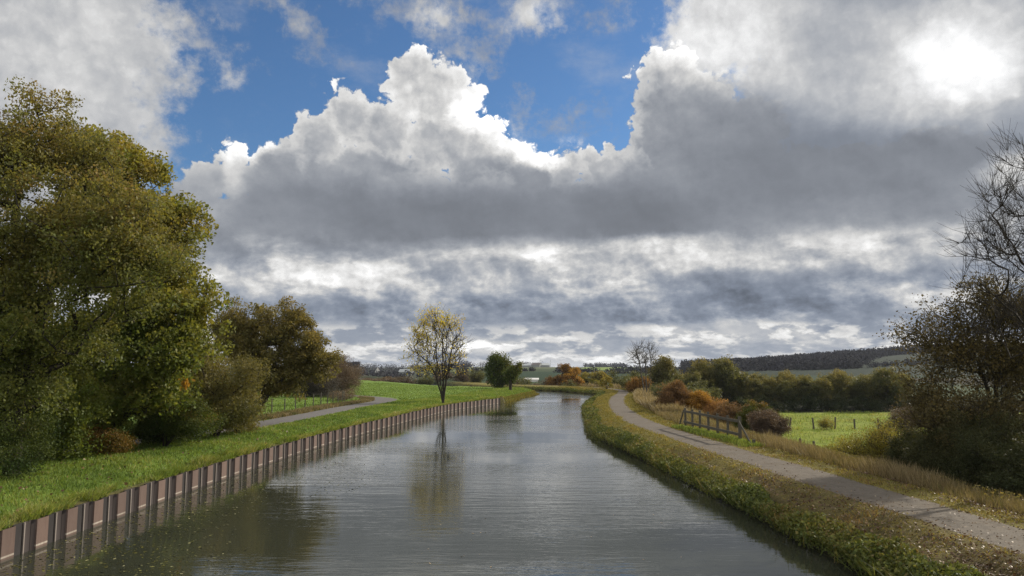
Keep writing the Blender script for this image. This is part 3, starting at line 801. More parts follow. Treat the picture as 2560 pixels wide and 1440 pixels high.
# ------------------------------------------------------------------ pasture fences
m, n, out = new_mat('fence_wire'); principled(n, out, (.10, .095, .09), .5, .5, metal=.8); MAT['wire'] = m
def post_fence(name, label, pts, h, r, seed, lean=.04, wires=2):
    rs = np.random.default_rng(seed); root = empty(name, (pts[0][0], pts[0][1], hz(*pts[0]))); props(root, label, 'fence')
    tops = []
    for (x, y) in pts:
        z = hz(x, y); mb = MB(); hh_ = h*(.9+.2*rs.random())
        rot = Vector((0, 0, 1)).rotation_difference(Vector((rs.normal()*lean, rs.normal()*lean, 1))).to_matrix()
        b0 = len(mb.v)
        for zz, rr_ in ((-.3, r*1.05), (hh_*.5, r), (hh_-.03, r*.92), (hh_, r*.7)):
            for k in range(7):
                a_ = k*2*math.pi/7; p_ = rot @ Vector((math.cos(a_)*rr_*(1+.08*math.sin(k*3)), math.sin(a_)*rr_, zz)); mb.v.append(tuple(p_))
        for L_ in range(3):
            for k in range(7): mb.f.append((b0+L_*7+k, b0+L_*7+(k+1) % 7, b0+L_*7+7+(k+1) % 7, b0+L_*7+7+k))
        mb.f.append(tuple(b0+21+k for k in range(7)))
        mb.obj('post', MAT['wood'], root, (x-pts[0][0], y-pts[0][1], z-hz(*pts[0])))
        tops.append((x-pts[0][0], y-pts[0][1], z-hz(*pts[0])+hh_))
    for w in range(wires):
        mb = MB()
        for p_, q_ in zip(tops[:-1], tops[1:]):
            dz_ = -.12-.35*w; mb.beam((p_[0], p_[1], p_[2]+dz_), (q_[0], q_[1], q_[2]+dz_), .008, .008)
        mb.obj('wire', MAT['wire'], root)
    return root
lf = resample(catmull([(-20.2, 56), (-18.9, 62), (-18.2, 68), (-17.9, 74), (-18.0, 80), (-19.2, 85), (-22.5, 91), (-28, 97)], .5), 2.1)
post_fence('pasture_fence', 'row of thin wooden fence posts with wire beside the farm road bend', [tuple(p) for p in lf], 1.15, .05, 3)
ALDER_BASE = (-16.9, 25.5, 0.9)
ALDER_LOBES = [(-0.47, 0.0, 12.25, 1.52, 1.31, 1.31), (0.46, 0.5, 11.43, 1.52, 1.1, 1.1), (0.08, 0.0, 9.76, 2.76, 1.93, 1.79), (2.6, -1.0, 9.0, 2.07, 1.52, 1.52), (0.36, 0.0, 7.56, 3.03, 2.12, 1.79), (3.54, -1.5, 7.33, 2.07, 1.52, 1.52), (0.08, 0.0, 5.35, 3.17, 2.22, 1.93), (-2.81, 0.0, 10.18, 2.48, 2.48, 2.76), (-2.4, 0.0, 6.04, 2.76, 2.76, 2.76), (2.63, -1.5, 5.39, 2.07, 1.52, 1.52), (4.32, -1.0, 7.67, 1.52, 1.24, 1.24), (1.93, 0.5, 10.73, 0.96, 0.83, 0.83), (1.6, 0.0, 10.87, 0.96, 0.83, 0.83), (0.01, -0.5, 3.16, 1.65, 1.38, 1.38)]
ALDER_STEMS = [[(-0.05, 0.0, 2.6), (-0.39, 0.3, 6.77), (-0.47, 0.0, 9.76), (-0.54, 0.0, 11.83)], [(0.08, 0.0, 2.6), (1.22, -0.5, 6.67), (2.6, -1.0, 8.47)], [(-0.19, 0.0, 2.87), (-1.51, 0.3, 6.77), (-2.4, 0.0, 9.49)]]
MAPLE_BASE = (-18.2, 33.5, 0.9)
MAPLE_LOBES = [(-0.58, 0.0, 13.12, 1.32, 1.32, 1.39), (0.6, 0.0, 12.21, 1.32, 1.3, 1.3), (1.78, 0.0, 10.22, 1.4, 1.3, 1.3), (2.41, 0.0, 8.77, 1.48, 1.3, 1.3), (2.68, 0.0, 7.32, 1.32, 1.14, 1.14), (0.06, 0.0, 10.22, 2.34, 2.12, 2.12), (0.96, 0.0, 6.6, 2.34, 1.96, 1.96), (3.58, -1.0, 5.81, 1.01, 1.01, 1.14), (3.06, -1.0, 4.05, 1.48, 1.3, 1.3), (0.33, -0.5, 4.06, 2.49, 1.79, 1.79), (-2.66, 0.0, 4.06, 2.49, 1.96, 1.96), (-1.46, -0.5, 2.09, 2.65, 1.85, 1.47), (2.0, -1.0, 2.29, 1.4, 0.98, 0.98), (-1.03, 0.0, 14.2, 0.78, 0.65, 0.65), (2.86, 0.0, 11.12, 0.39, 0.39, 0.41), (3.77, 0.0, 8.77, 0.5, 0.5, 0.65), (4.11, -1.0, 4.75, 0.78, 0.78, 0.98)]
MAPLE_STEMS = [[(0.0, 0.0, 1.35), (0.18, 0.0, 5.87), (0.27, 0.0, 10.22), (-0.09, 0.0, 12.75)], [(0.27, 0.0, 3.16), (1.79, -0.5, 6.55), (2.63, 0.0, 9.13)], [(-0.09, 0.0, 3.16), (-0.71, -0.5, 6.2), (-1.72, 0.0, 8.59)]]
BROWN_BASE = (-16.6, 47.5, 0.9)
BROWN_LOBES = [(1.84, 0.5, 6.81, 1.49, 1.23, 1.23), (-0.37, 0.5, 6.81, 1.28, 1.16, 1.16), (3.26, 0.5, 4.74, 1.17, 1.12, 1.12), (1.45, 0.5, 4.74, 2.02, 1.56, 1.56), (-1.15, 0.5, 5.26, 1.49, 1.49, 1.56), (3.78, 0.5, 3.96, 0.89, 0.89, 1.0), (2.1, 0.5, 2.92, 1.6, 1.12, 1.0), (0.15, 0.5, 2.92, 1.28, 1.28, 1.34), (-2.06, 0.5, 6.04, 0.96, 0.96, 1.34), (-0.63, 0.5, 7.59, 0.85, 0.62, 0.62), (4.56, 0.5, 4.48, 0.43, 0.43, 0.56)]
BROWN_STEMS = [[(0.25, 0.5, 1.11), (0.82, 0.5, 2.66), (1.55, 0.5, 4.74), (2.07, 0.5, 6.81)], [(0.12, 0.5, 0.85), (1.29, 0.5, 2.66), (3.37, 0.5, 4.22)], [(-0.01, 0.5, 0.85), (-0.01, 0.5, 3.44), (-0.52, 0.5, 5.78)]]
YELLOW_BASE = (-7.35, 80, 0.95)
YELLOW_LOBES = [(-0.65, 0, 8.19, 2.38, 1.73, 1.73), (-2.38, 0, 6.24, 1.73, 1.73, 1.95), (1.3, 0, 6.24, 1.3, 1.3, 2.59), (-0.43, 0, 5.38, 2.16, 2.16, 2.59), (-3.24, 0, 5.16, 1.08, 1.08, 1.21), (1.73, 0, 4.51, 0.95, 0.95, 1.73), (-0.0, 0, 3.43, 2.38, 1.66, 0.95), (2.16, 0, 3.0, 1.3, 0.91, 0.65), (-2.16, 0, 4.08, 1.3, 1.08, 1.08)]
YELLOW_STEMS = [[(-0.13, 0, 0.84), (-0.35, 0, 2.35), (-0.74, 0, 4.51), (-0.87, 0, 6.68), (-1.08, 0, 8.41)], [(-0.04, 0, 0.84), (-0.11, 0.2, 2.57), (-0.15, 0.2, 4.95), (-0.2, 0.3, 7.12)], [(-0.0, 0, 0.84), (0.06, -0.2, 2.57), (0.23, -0.2, 4.94), (0.34, 0, 7.54)], [(0.09, 0, 0.84), (0.34, 0, 2.79), (0.65, 0, 4.51), (1.08, 0, 6.68)], [(-0.22, 0, 0.84), (-0.78, 0, 2.79), (-1.48, -0.3, 4.08), (-3.03, 0, 5.38)]]
GREEN_BASE = (-1.9, 133, 0.8)
GREEN_LOBES = [(-0.26, 0, 4.88, 1.87, 1.58, 1.58), (-1.69, 0, 3.44, 1.44, 1.44, 1.73), (0.61, 0, 3.08, 1.87, 1.87, 1.87), (-0.47, 0, 2.0, 2.3, 1.61, 1.44), (1.9, 0, 2.36, 1.15, 1.15, 1.44), (-0.98, 0, 5.24, 1.29, 1.08, 1.08)]
GREEN_STEMS = [[(-0.11, 0, 1.28), (-0.26, 0, 3.08), (-0.26, 0, 4.88)]]
SMALL_BASE = (-0.3, 121, 0.9)
SMALL_LOBES = [(0.63, 0, 3.05, 0.92, 0.92, 1.05), (1.54, 0, 3.83, 0.39, 0.39, 0.92), (-0.35, 0, 2.72, 0.65, 0.65, 0.92), (0.17, 0, 1.74, 0.65, 0.52, 0.52)]
SMALL_STEMS = [[(0.04, 0, 0.95), (0.17, 0, 2.06), (0.56, 0, 3.37)]]
ASH_BASE = (18.6, 24.5, -0.6)
ASH_LOBES = [(-1.38, 0.0, 11.42, 0.93, 0.93, 1.72), (-1.65, 0.0, 9.17, 1.59, 1.59, 1.59), (-2.44, 0.0, 9.17, 1.19, 1.19, 1.19), (-0.59, 0.0, 9.97, 1.99, 1.99, 3.44), (-1.84, 0.5, 7.09, 1.46, 1.19, 1.19), (-0.85, 0.0, 6.79, 1.99, 1.59, 1.59), (-2.97, 0.0, 9.44, 0.66, 0.66, 0.93), (-3.24, 0.0, 7.85, 0.53, 0.53, 0.53), (-2.05, 0.0, 11.03, 0.79, 0.79, 0.79)]
ASH_STEMS = [[(-0.06, 0.0, 4.14), (-0.32, 0.0, 6.79), (-0.59, 0.0, 9.17), (-0.85, 0.0, 11.03)], [(-0.13, 0.0, 5.46), (-0.99, 0.0, 7.58), (-1.91, 0.0, 9.44), (-2.58, 0.0, 10.5)], [(-0.19, 0.0, 4.8), (-1.31, 0.3, 6.54), (-2.84, 0.0, 7.85)]]
SPARSE_BASE = (18.2, 28.5, -0.9)
SPARSE_LOBES = [(-0.95, 0.0, 7.04, 1.23, 0.92, 0.92), (0.44, 0.0, 7.5, 1.39, 0.97, 0.92), (1.36, 0.0, 6.89, 1.23, 1.23, 1.23), (-2.02, 0.0, 6.27, 0.77, 0.62, 0.62), (-0.95, 0.0, 5.81, 1.69, 1.19, 0.77), (0.59, 0.0, 5.35, 1.69, 1.19, 1.08), (-2.02, 0.0, 4.88, 1.23, 0.86, 0.62), (-2.49, 0.0, 4.27, 0.92, 0.65, 0.46), (-1.85, -1.0, 3.72, 1.39, 0.97, 0.77), (-3.19, -1.0, 3.57, 0.69, 0.49, 0.46), (0.29, 0.0, 3.34, 1.39, 0.97, 0.92), (-2.64, 0.0, 6.58, 0.39, 0.27, 0.23), (1.52, 0.0, 4.88, 1.23, 1.23, 1.85)]
SPARSE_STEMS = [[(0.06, 0.0, 3.65), (-0.1, 0.0, 4.88), (-0.48, 0.0, 6.12), (-0.95, 0.0, 7.35)], [(0.21, 0.0, 3.65), (0.29, 0.0, 4.88), (0.59, 0.0, 6.42), (0.75, 0.0, 7.66)], [(-0.02, 0.0, 3.96), (-1.13, -0.3, 4.28), (-2.02, 0.0, 4.88)], [(0.13, 0.0, 3.5), (-0.95, -0.5, 3.84), (-2.33, -0.8, 3.7)]]
BAREPAIR_BASE = (18.0, 100, 0.1)
BAREPAIR_LOBES = [(-1.24, 0, 6.39, 0.97, 0.97, 1.51), (-0.27, 0, 7.2, 1.08, 0.97, 0.97), (0.92, 0, 6.66, 0.76, 0.76, 1.51), (-0.05, 0, 5.58, 1.62, 1.35, 1.35), (-2.05, 0, 5.31, 0.76, 0.54, 0.54)]
BAREPAIR_STEMS = [[(-0.27, 0, 0.99), (-0.54, 0, 2.88), (-0.81, 0, 5.04), (-1.24, 0, 6.66)], [(0.05, 0, 0.99), (-0.05, 0, 3.42), (-0.05, 0, 5.58)], [(0.38, 0, 0.99), (0.49, 0, 3.42), (0.7, 0, 5.58)]]
ORANGETREE_BASE = (20.0, 112, -0.6)
ORANGETREE_LOBES = [(-1.23, 0, 2.66, 1.33, 0.97, 0.97), (-0.02, 0, 3.08, 0.85, 0.73, 0.73), (-2.14, 0, 2.29, 0.73, 0.73, 0.73), (-0.63, 0, 1.69, 1.33, 0.93, 0.61)]
ORANGETREE_STEMS = [[(-0.63, 0, 0.96), (-0.75, 0, 2.17), (-0.87, 0, 3.08)]]

# ------------------------------------------------------------------ big trees on the left bank
make_tree('alder_tree', 'tallest broad tree at the left edge with small brownish green leaves and a thin top', 'tree', ALDER_BASE, ALDER_STEMS, ALDER_LOBES,
          'alder', .095, 2000, 95, .66, 11, twig_r=.010, pads=230, pad_r=1.2, pad_z=.5, hue_mid=.45, hue_up=.75, hue_amp=.5, shell=.40)
maple = make_tree('maple_tree', 'big broad maple with olive and yellow green leaves reaching down to the grass bank', 'tree', MAPLE_BASE, MAPLE_STEMS, MAPLE_LOBES,
          'maple', .155, 2100, 70, .66, 12, twig_r=.011, pads=230, pad_r=1.1, pad_z=.7, hue_mid=.40, hue_up=.6, hue_amp=.45, shell=.38)
make_tree('rounded_tree', 'rounded brown leaved tree standing beside the farm road behind the shrubs', 'tree', BROWN_BASE, BROWN_STEMS, BROWN_LOBES,
          'brown', .125, 1700, 50, .52, 13, twig_r=.011, pads=190, pad_r=.8, pad_z=.7, hue_mid=.5, hue_up=.25, hue_amp=.4, shell=.42)
rs0 = np.random.default_rng(77); q_ = rs0.normal(size=(60, 3))*np.array([.09, .07, .11])+np.array([-13.95, 31.9, 3.95])-np.array(MAPLE_BASE)
leaves_mesh('orange_sprig', q_, .17, MAT['orange'], maple, .9+.1*rs0.random(60), rs=rs0)['label'] = 'small spray of bright orange leaves'
# ------------------------------------------------------------------ shrubs
def shrub(name, label, cat, x, y, rx, ry, h, leaf, size, n_att, per, spread, seed, bark='twig', group=None, nstem=7, hue=.5, hup=.3, up=.5, twigs=0, twig_r=.008, amp=.4, low=.0):
    rs = np.random.default_rng(seed+500); z = hz(x, y); st = []
    for k in range(nstem):
        a_ = rs.random()*6.28; rr_ = rs.random()**.5*.55
        st.append([(math.cos(a_)*rx*rr_*.4, math.sin(a_)*ry*rr_*.4, h*.18), (math.cos(a_)*rx*rr_, math.sin(a_)*ry*rr_, h*.45)])
    lob = [(0, 0, h*.40, rx*.85, ry*.85, h*.38)]
    for k in range(8):
        a_ = rs.random()*6.28; q_ = .35+.5*rs.random(); lob.append((math.cos(a_)*rx*q_, math.sin(a_)*ry*q_, h*(.18+.62*rs.random()), rx*(.25+.3*rs.random()), ry*.4, h*(.12+.14*rs.random())))
    return make_tree(name, label, cat, (x, y, z), st, lob, leaf, size, n_att, per, spread, seed, bark=bark, twig_r=twig_r, hue_mid=hue, hue_up=hup,
                     hue_amp=amp, parts=('stems', 'foliage'), group=group, twigs=twigs, pads=max(16, n_att//6), pad_r=.34*rx+.05, pad_z=.8, zmin=.08*h, shell=.5, seg=.3, up=up)
shrub('shrub', 'tall olive brown shrub between the maple and the rounded brown tree', 'shrub', -15.6, 39.6, 2.2, 2.2, 5.2, 'brown', .085, 420, 150, .8, 31, hue=.30, hup=.3)
shrub('shrub', 'low green brown shrub at the foot of the maple beside the grass strip', 'shrub', -16.0, 34.6, 1.9, 1.6, 2.6, 'bramble', .07, 260, 150, .6, 32, hue=.45)
shrub('shrub', 'wide dark bramble at the far left end of the grass strip', 'shrub', -17.6, 24.6, 2.3, 1.5, 1.9, 'bramble', .06, 260, 170, .6, 33, hue=.3)
shrub('shrub', 'small low bramble turning rusty brown left of the grass strip', 'shrub', -17.3, 31.2, 1.3, .9, 1.1, 'bramble', .065, 120, 90, .5, 34, hue=.85, hup=.1, amp=.4)
shrub('shrub', 'dark leafy shrub under the alder at the left edge', 'shrub', -19.2, 27.5, 2.4, 2.0, 3.6, 'bramble', .07, 300, 170, .8, 35, hue=.2)
shrub('shrub', 'small yellow brown shrub at the right foot of the tall olive shrub', 'shrub', -15.35, 41.7, 1.3, 1.2, 2.3, 'brown', .075, 160, 130, .5, 36, hue=.62)
shrub('shrub', 'dense dark green shrub under the maple beside the rusty bramble', 'shrub', -16.6, 36.6, 1.8, 1.5, 2.9, 'maple', .10, 260, 110, .55, 37, hue=.05, hup=.2)
shrub('shrub', 'green shrub hanging down between the alder and the maple', 'shrub', -18.3, 28.8, 1.9, 1.6, 3.6, 'maple', .10, 280, 110, .6, 38, hue=.05, hup=.3)
shrub('hedge', 'tall bare reddish brown hedge at the bend of the farm road', 'hedge', -23.6, 99, 3.2, 2.2, 4.2, 'scrub', .07, 260, 60, .8, 41, bark='twig_red', hue=.6, twigs=1500)
shrub('hedge', 'low dark hedge behind the pasture fence under the rounded tree', 'hedge', -24.6, 92, 3.2, 1.8, 2.6, 'purple', .07, 200, 70, .7, 42, bark='twig', hue=.15, twigs=900)
shrub('shrub', 'low pale brown scrub around the last posts of the pasture fence', 'shrub', -18.6, 83, 1.6, 2.2, 1.1, 'scrub', .06, 120, 80, .5, 43, hue=.7)
# ------------------------------------------------------------------ lone trees along the canal
def sel_yellow(T, rs):
    x = T[:, 0]; z = T[:, 2]; p = np.where(x < -1.3, .95, np.where(z > 8.0, .85, .22)); p = np.where(fbm(x*.9, z*.9, 2, 4) > .0, p, p*.35)
    return rs.random(len(T)) < p
make_tree('autumn_tree', 'slender many stemmed tree with thinning yellow leaves on the grass behind the steel wall', 'tree', YELLOW_BASE, YELLOW_STEMS, YELLOW_LOBES,
          'yellow', .16, 330, 7, .8, 51, bark='bark_dark', twig_r=.015, rpow=.40, hue_mid=.35, hue_up=.1, hue_amp=.6, twigs=1500, leaf_sel=sel_yellow, shell=.55, seg=.35, rmax=.115)
make_tree('green_tree', 'dense dark green rounded tree by the canal bend', 'tree', GREEN_BASE, GREEN_STEMS, GREEN_LOBES,
          'green', .22, 330, 60, 1.1, 52, bark='bark_dark', twig_r=.03, hue_mid=.35, hue_up=.3)
make_tree('young_tree', 'young green tree with a thin dark trunk just right of the dense green tree', 'tree', SMALL_BASE, SMALL_STEMS, SMALL_LOBES,
          'green', .18, 130, 45, .7, 53, bark='bark_dark', twig_r=.028, hue_mid=.6, hue_up=.3)
# ------------------------------------------------------------------ right hand side
make_tree('ash_tree', 'tall bare tree with fine black twigs at the right edge', 'tree', ASH_BASE, ASH_STEMS, ASH_LOBES,
          'yellow', .09, 400, 0, .7, 61, bark='bark_dark', twig_r=.0068, rpow=.48, twigs=2600, shell=.5, seg=.25, up=.7)
make_tree('sparse_tree', 'leaning brown tree with sparse curled leaves and several grey trunks right of the meadow', 'tree', SPARSE_BASE, SPARSE_STEMS, SPARSE_LOBES,
          'curl', .085, 560, 17, .6, 62, bark='bark_dark', twig_r=.0078, twigs=2400, hue_mid=.5, hue_up=.15, shell=.5, seg=.3)
shrub('thicket', 'dark tangled thicket at the lower right below the sparse brown tree', 'thicket', 17.0, 27.0, 2.2, 1.8, 2.5, 'shade', .055, 420, 150, .5, 63, hue=.35, twigs=2000)
shrub('thicket', 'nearest dark bramble thicket at the right edge behind the dry grass', 'thicket', 18.0, 24.6, 2.1, 1.6, 2.7, 'shade', .055, 380, 130, .5, 64, hue=.2, twigs=2600)
shrub('thicket', 'small dark bramble lobe reaching towards the yellow green willow shrub', 'thicket', 16.8, 30.0, 1.2, 1.2, 1.9, 'shade', .055, 220, 120, .4, 65, hue=.3, twigs=700)
shrub('willow_shrub', 'yellow green willow shrub with upright stems between the dry grass and the meadow', 'shrub', 17.3, 34.5, 1.6, 1.3, 2.1, 'willow', .055, 260, 13, .45, 66, bark='twig', hue=.6, twigs=2600, nstem=14, up=.9)
shrub('willow_shrub', 'small low willow shrub in the dry grass left of the larger one', 'shrub', 18.0, 41.0, .9, .8, 1.2, 'willow', .055, 90, 20, .3, 67, hue=.4, twigs=700, nstem=9)
shrub('purple_shrub', 'round bare purple brown shrub right of the timber barrier', 'shrub', 15.9, 46.5, .95, .9, 2.1, 'purple', .055, 200, 26, .3, 68, bark='twig_red', hue=.55, twigs=2600, nstem=16, up=.8)
for i, (x, y, rx, h, leaf, hue, lab) in enumerate([
        (14.2, 66, 1.3, 1.9, 'rust', .35, 'orange brown shrub at the left end of the orange hedge row'),
        (15.9, 66, 1.3, 1.8, 'orange', .55, 'brightest yellow orange shrub in the orange hedge row'),
        (17.6, 65, 1.2, 1.9, 'rust', .85, 'reddish orange shrub in the middle of the orange hedge row'),
        (18.0, 60, 1.35, 2.3, 'rust', .25, 'rusty brown shrub right of the reddish orange one'),
        (18.0, 56, 1.2, 2.3, 'bramble', .45, 'dark brown shrub at the right end of the orange hedge row')]):
    shrub('hedge_shrub', lab, 'shrub', x, y, rx, rx*.9, h, leaf, .075, 220, 80, .4, 70+i, bark='twig_red', hue=hue, hup=.35, group='autumn coloured shrubs beyond the timber barrier', twigs=600)
shrub('dark_shrub', 'dark green shrub behind the foot of the bare twin tree', 'shrub', 18.6, 90, 2.4, 1.8, 3.2, 'far_tree', .10, 180, 60, .7, 76, hue=.1)
make_tree('bare_tree', 'bare leafless tree with upright branches standing beside the bend of the towpath', 'tree', BAREPAIR_BASE, BAREPAIR_STEMS, BAREPAIR_LOBES,
          'yellow', .1, 130, 0, .9, 54, bark='bark_grey', twig_r=.018, rpow=.36, twigs=420, shell=.6, seg=.35, up=.8, rmax=.13)
make_tree('orange_tree', 'small orange tree behind the bare leafless tree', 'tree', ORANGETREE_BASE, ORANGETREE_STEMS, ORANGETREE_LOBES,
          'orange', .16, 170, 42, .8, 55, twig_r=.02, hue_mid=.25, hue_up=.2)
shrub('yellow_bush', 'small pale yellow green bush at the end of the towpath bend', 'shrub', 16.8, 132, 1.2, 1.0, 3.0, 'willow', .13, 70, 45, .5, 77, hue=.8)
# canal bend trees
def simple_tree(name, label, cat, x, y, r, h, leaf, size, n_att, per, spread, seed, trunk_h=.28, hue=.5, hup=.3, group=None, z=None, rz=None, bark='bark_dark', twig_r=.03, twigs=0, amp=.5):
    z = hz(x, y) if z is None else z
    lob = [(0, 0, h*(trunk_h+(1-trunk_h)*.5), r, r, h*(1-trunk_h)*.48)]
    rs = np.random.default_rng(seed+900)
    for k in range(6):
        a_ = rs.random()*6.28; lob.append((math.cos(a_)*r*.55, math.sin(a_)*r*.55, h*(trunk_h+.1+.6*rs.random()*(1-trunk_h)), r*.5, r*.5, h*.16))
    lob.append((rs.normal()*.2*r, 0, h*.86, r*.42, r*.42, h*.13))
    st = [[(0, 0, h*trunk_h), (rs.normal()*.1*r, rs.normal()*.1*r, h*.6), (rs.normal()*.15*r, rs.normal()*.15*r, h*.85)]]
    return make_tree(name, label, cat, (x, y, z), st, lob, leaf, size, n_att, per, spread, seed, hue_mid=hue, hue_up=hup, group=group, bark=bark, twig_r=twig_r, twigs=twigs, hue_amp=amp, pads=max(14, n_att//8), pad_r=.30*r, pad_z=.6)
simple_tree('orange_tree', 'large orange brown tree behind the canal bend', 'tree', 13.4, 200, 3.5, 8.0, 'orange', .30, 260, 50, 1.2, 81, .05, hue=.10, hup=.1)
simple_tree('orange_tree', 'bright orange tree in front of the large orange brown one', 'tree', 16.2, 196, 2.3, 7.6, 'orange', .28, 200, 50, 1.0, 82, .05, hue=.75, hup=.1)
simple_tree('yellow_tree', 'yellow green tree right of the orange trees behind the canal bend', 'tree', 21.0, 202, 2.8, 6.6, 'willow', .28, 180, 40, 1.1, 83, .2, hue=.6)
simple_tree('yellow_tree', 'small yellow topped tree right of the yellow green tree', 'tree', 24.6, 204, 1.8, 6.2, 'willow', .26, 90, 40, .9, 84, .45, hue=.9)
# copse along the far side of the meadow: three built, the rest copied
cop = []
for k in range(4):
    cop.append(simple_tree('copse_tree', 'olive brown alder in the row behind the meadow', 'tree', 40+k*5, 128, 2.2, 8.3+k*.35, 'far_tree', .24, 230, 34, .95, 90+k, .16, hue=(.45, .32, .58, .25)[k], hup=.6,
                           group='alders in a row behind the meadow', twigs=300, twig_r=.022, bark='bark_grey', amp=.4))
rs1 = np.random.default_rng(5); k = 0
spots = []
for x in np.arange(26.0, 66, 2.2): spots.append((x+rs1.normal()*.5, 127+rs1.normal()*1.2, .61+.12*rs1.random()))
for x in np.arange(27.0, 70, 3.0): spots.append((x+rs1.normal()*.6, 134+rs1.normal()*1.5, .65+.09*rs1.random()))
for (x, y, s_) in spots:
    o = cop[k] if k < 4 else copy_tree(cop[k % 4], (0, 0, 0))
    o.location = (x, y, hz(x, y)-.1); o.rotation_euler = (0, 0, rs1.random()*6.28); o.scale = (s_*1.05, s_*1.05, s_*.94)
    k += 1
for i, (x, y, s_, lab) in enumerate([(36.5, 126, .98, 'tallest green alder standing left of the meadow trees'), (32.0, 126, .84, 'olive tree left of the tallest alder'),
        (29.0, 118, .60, 'small dark tree just behind the orange hedge row'), (24.5, 121, .72, 'brownish tree between the orange tree and the tallest alder'), (62.5, 124.5, .80, 'yellow green alder at the right end of the copse')]):
    copy_tree(cop[(i+1) % 4], (x, y, hz(x, y)), rs1.random()*6, s_, lab, 'alders near the copse')
und = [shrub('underwood_shrub', 'dark underwood at the foot of the trees behind the meadow', 'shrub', 30+6*i, 124.5, 3.4, 1.6, 2.6, 'shade', .16, 130, 45, .8, 110+i, hue=.1, group='dark underwood at the edge of the meadow') for i in range(2)]
k = 0
for x in np.arange(27, 72, 4.2):
    o = und[k] if k < 2 else copy_tree(und[k % 2], (0, 0, 0)); k += 1
    yy = 123.6+rs1.normal()*.5; o.location = (x, yy, hz(x, yy)); o.rotation_euler = (0, 0, rs1.random()*.6+(3.14 if rs1.random() < .5 else 0)); o.scale = (1, 1, .9+.4*rs1.random())
# scrub along the far canal bank, the valley and the field edge
scr = [shrub('scrub_bush', 'grey brown bush in the scrub along the far canal bank', 'shrub', 0, 170+6*i, 3.4, 2.2, (3.4, 4.4, 2.6)[i], ('scrub', 'far_tree', 'scrub')[i], .22, 150, 45, 1.0, 120+i, hue=(.35, .2, .55)[i], group='scrub bushes behind the canal bend') for i in range(3)]
k = 0
def scrub(x, y, s_, lab=None, grp=None, j=None):
    global k
    if k < 3: o = scr[k]
    else: o = copy_tree(scr[(k if j is None else j) % 3], (0, 0, 0))
    k += 1
    o.location = (x, y, hz(x, y)-.1); o.rotation_euler = (0, 0, rs1.random()*6.28); o.scale = (s_, s_, s_*(.85+.3*rs1.random()))
    if lab: o['label'] = lab; o['group'] = grp
for x in np.arange(-13, 40, 4.0): scrub(x, 188+.25*abs(x-8)+rs1.normal()*3, .65+.3*rs1.random())
for x in np.arange(-34, 46, 4.6): scrub(x, 218+rs1.normal()*6, .85+.4*rs1.random(), 'brown grey bush in the valley beyond the canal bend', 'valley bushes beyond the canal bend')
for x in np.arange(22, 60, 4.4): scrub(x, 150+rs1.normal()*5, .9+.3*rs1.random(), 'dark bush in the hollow right of the towpath bend', 'bushes in the hollow beyond the towpath', 1)
for (x, y, s_) in [(21.5, 104, .8), (24.5, 100, .75), (22.5, 92, .6), (25.5, 108, .9), (19.5, 120, .7), (22, 128, .9), (25, 136, 1.0), (28, 112, .9)]:
    scrub(x, y, s_, 'dark green bush on the slope right of the bare leafless tree', 'bushes on the towpath slope', 1)
for t in np.linspace(0, 1, 22):
    x = -28-60*t; y = 215+130*t; scrub(x+rs1.normal()*2, y+rs1.normal()*3, .75+.3*rs1.random(), 'reddish brown hedge bush behind the far edge of the green field', 'hedge bushes behind the green field', 2)
# ------------------------------------------------------------------ distant woods, hedgerows and farm buildings
def clump_mass(name, label, centres, radii, leaf, size, per, seed, cat='wood'):
    rs = np.random.default_rng(seed); m_ = len(centres); n_ = m_*per
    d = rs.normal(size=(n_, 3)); d /= np.linalg.norm(d, axis=1, keepdims=True); r = rs.random(n_)**.35
    R_ = np.repeat(radii, per)[:, None]; P = np.repeat(centres, per, axis=0)+d*r[:, None]*R_*np.array([1, 1, .85])
    hue = np.repeat(rs.random(m_), per)+rs.normal(size=n_)*.15
    o = leaves_mesh(name, P, size, MAT[leaf], None, hue, rs=rs); props(o, label, cat, kind='stuff'); return o
def row(x0, y0, x1, y1, n_, r, lift, seed, jit=1.0, taper=True):
    rs = np.random.default_rng(seed); t = (np.arange(n_)+rs.random(n_)*.6)/n_
    x = x0+(x1-x0)*t+rs.normal(size=n_)*jit; y = y0+(y1-y0)*t+rs.normal(size=n_)*jit*3
    z = height(x, y); rad = r*(.7+.6*rs.random(n_)); return np.c_[x, y, z+lift*rad], rad
# wooded ridge on the right
C_ = []; Rr = []
rs2 = np.random.default_rng(9)
for _ in range(5200):
    rr = 560+540*rs2.random(); ratio = .232+.75*rs2.random()
    lo = np.interp(ratio, [.23, .40, .46, .50, .60, 1.0], [640, 560, 580, 850, 950, 950])
    if rr < lo: continue
    y = rr/math.sqrt(1+ratio*ratio); x = y*ratio; C_.append((x, y)); Rr.append(4.5+3*rs2.random())
C_ = np.array(C_); Rr = np.array(Rr); zc = height(C_[:, 0], C_[:, 1])
clump_mass('far_wood', 'dark leafless wood covering the ridge on the right horizon', np.c_[C_, zc+Rr*.55], Rr, 'far_wood', 1.8, 80, 3)
c_, r_ = row(160, 1600, 245, 1600, 46, 6.5, .55, 12, 3); clump_mass('far_copse', 'small dark blue copse on the skyline behind the light green field', c_, r_, 'far_wood', 3.0, 40, 4)
c_, r_ = row(-330, 900, -60, 1150, 150, 6.5, .5, 13, 12); c2_, r2_ = row(-260, 620, -95, 640, 80, 4.5, .5, 14, 8)
c3_, r3_ = row(-700, 1500, 60, 1900, 190, 9, .6, 15, 14)
clump_mass('far_wood', 'dark band of woods behind the green field on the left', np.concatenate([c_, c2_, c3_]), np.concatenate([r_, r2_, r3_]), 'far_wood', 2.2, 60, 5)
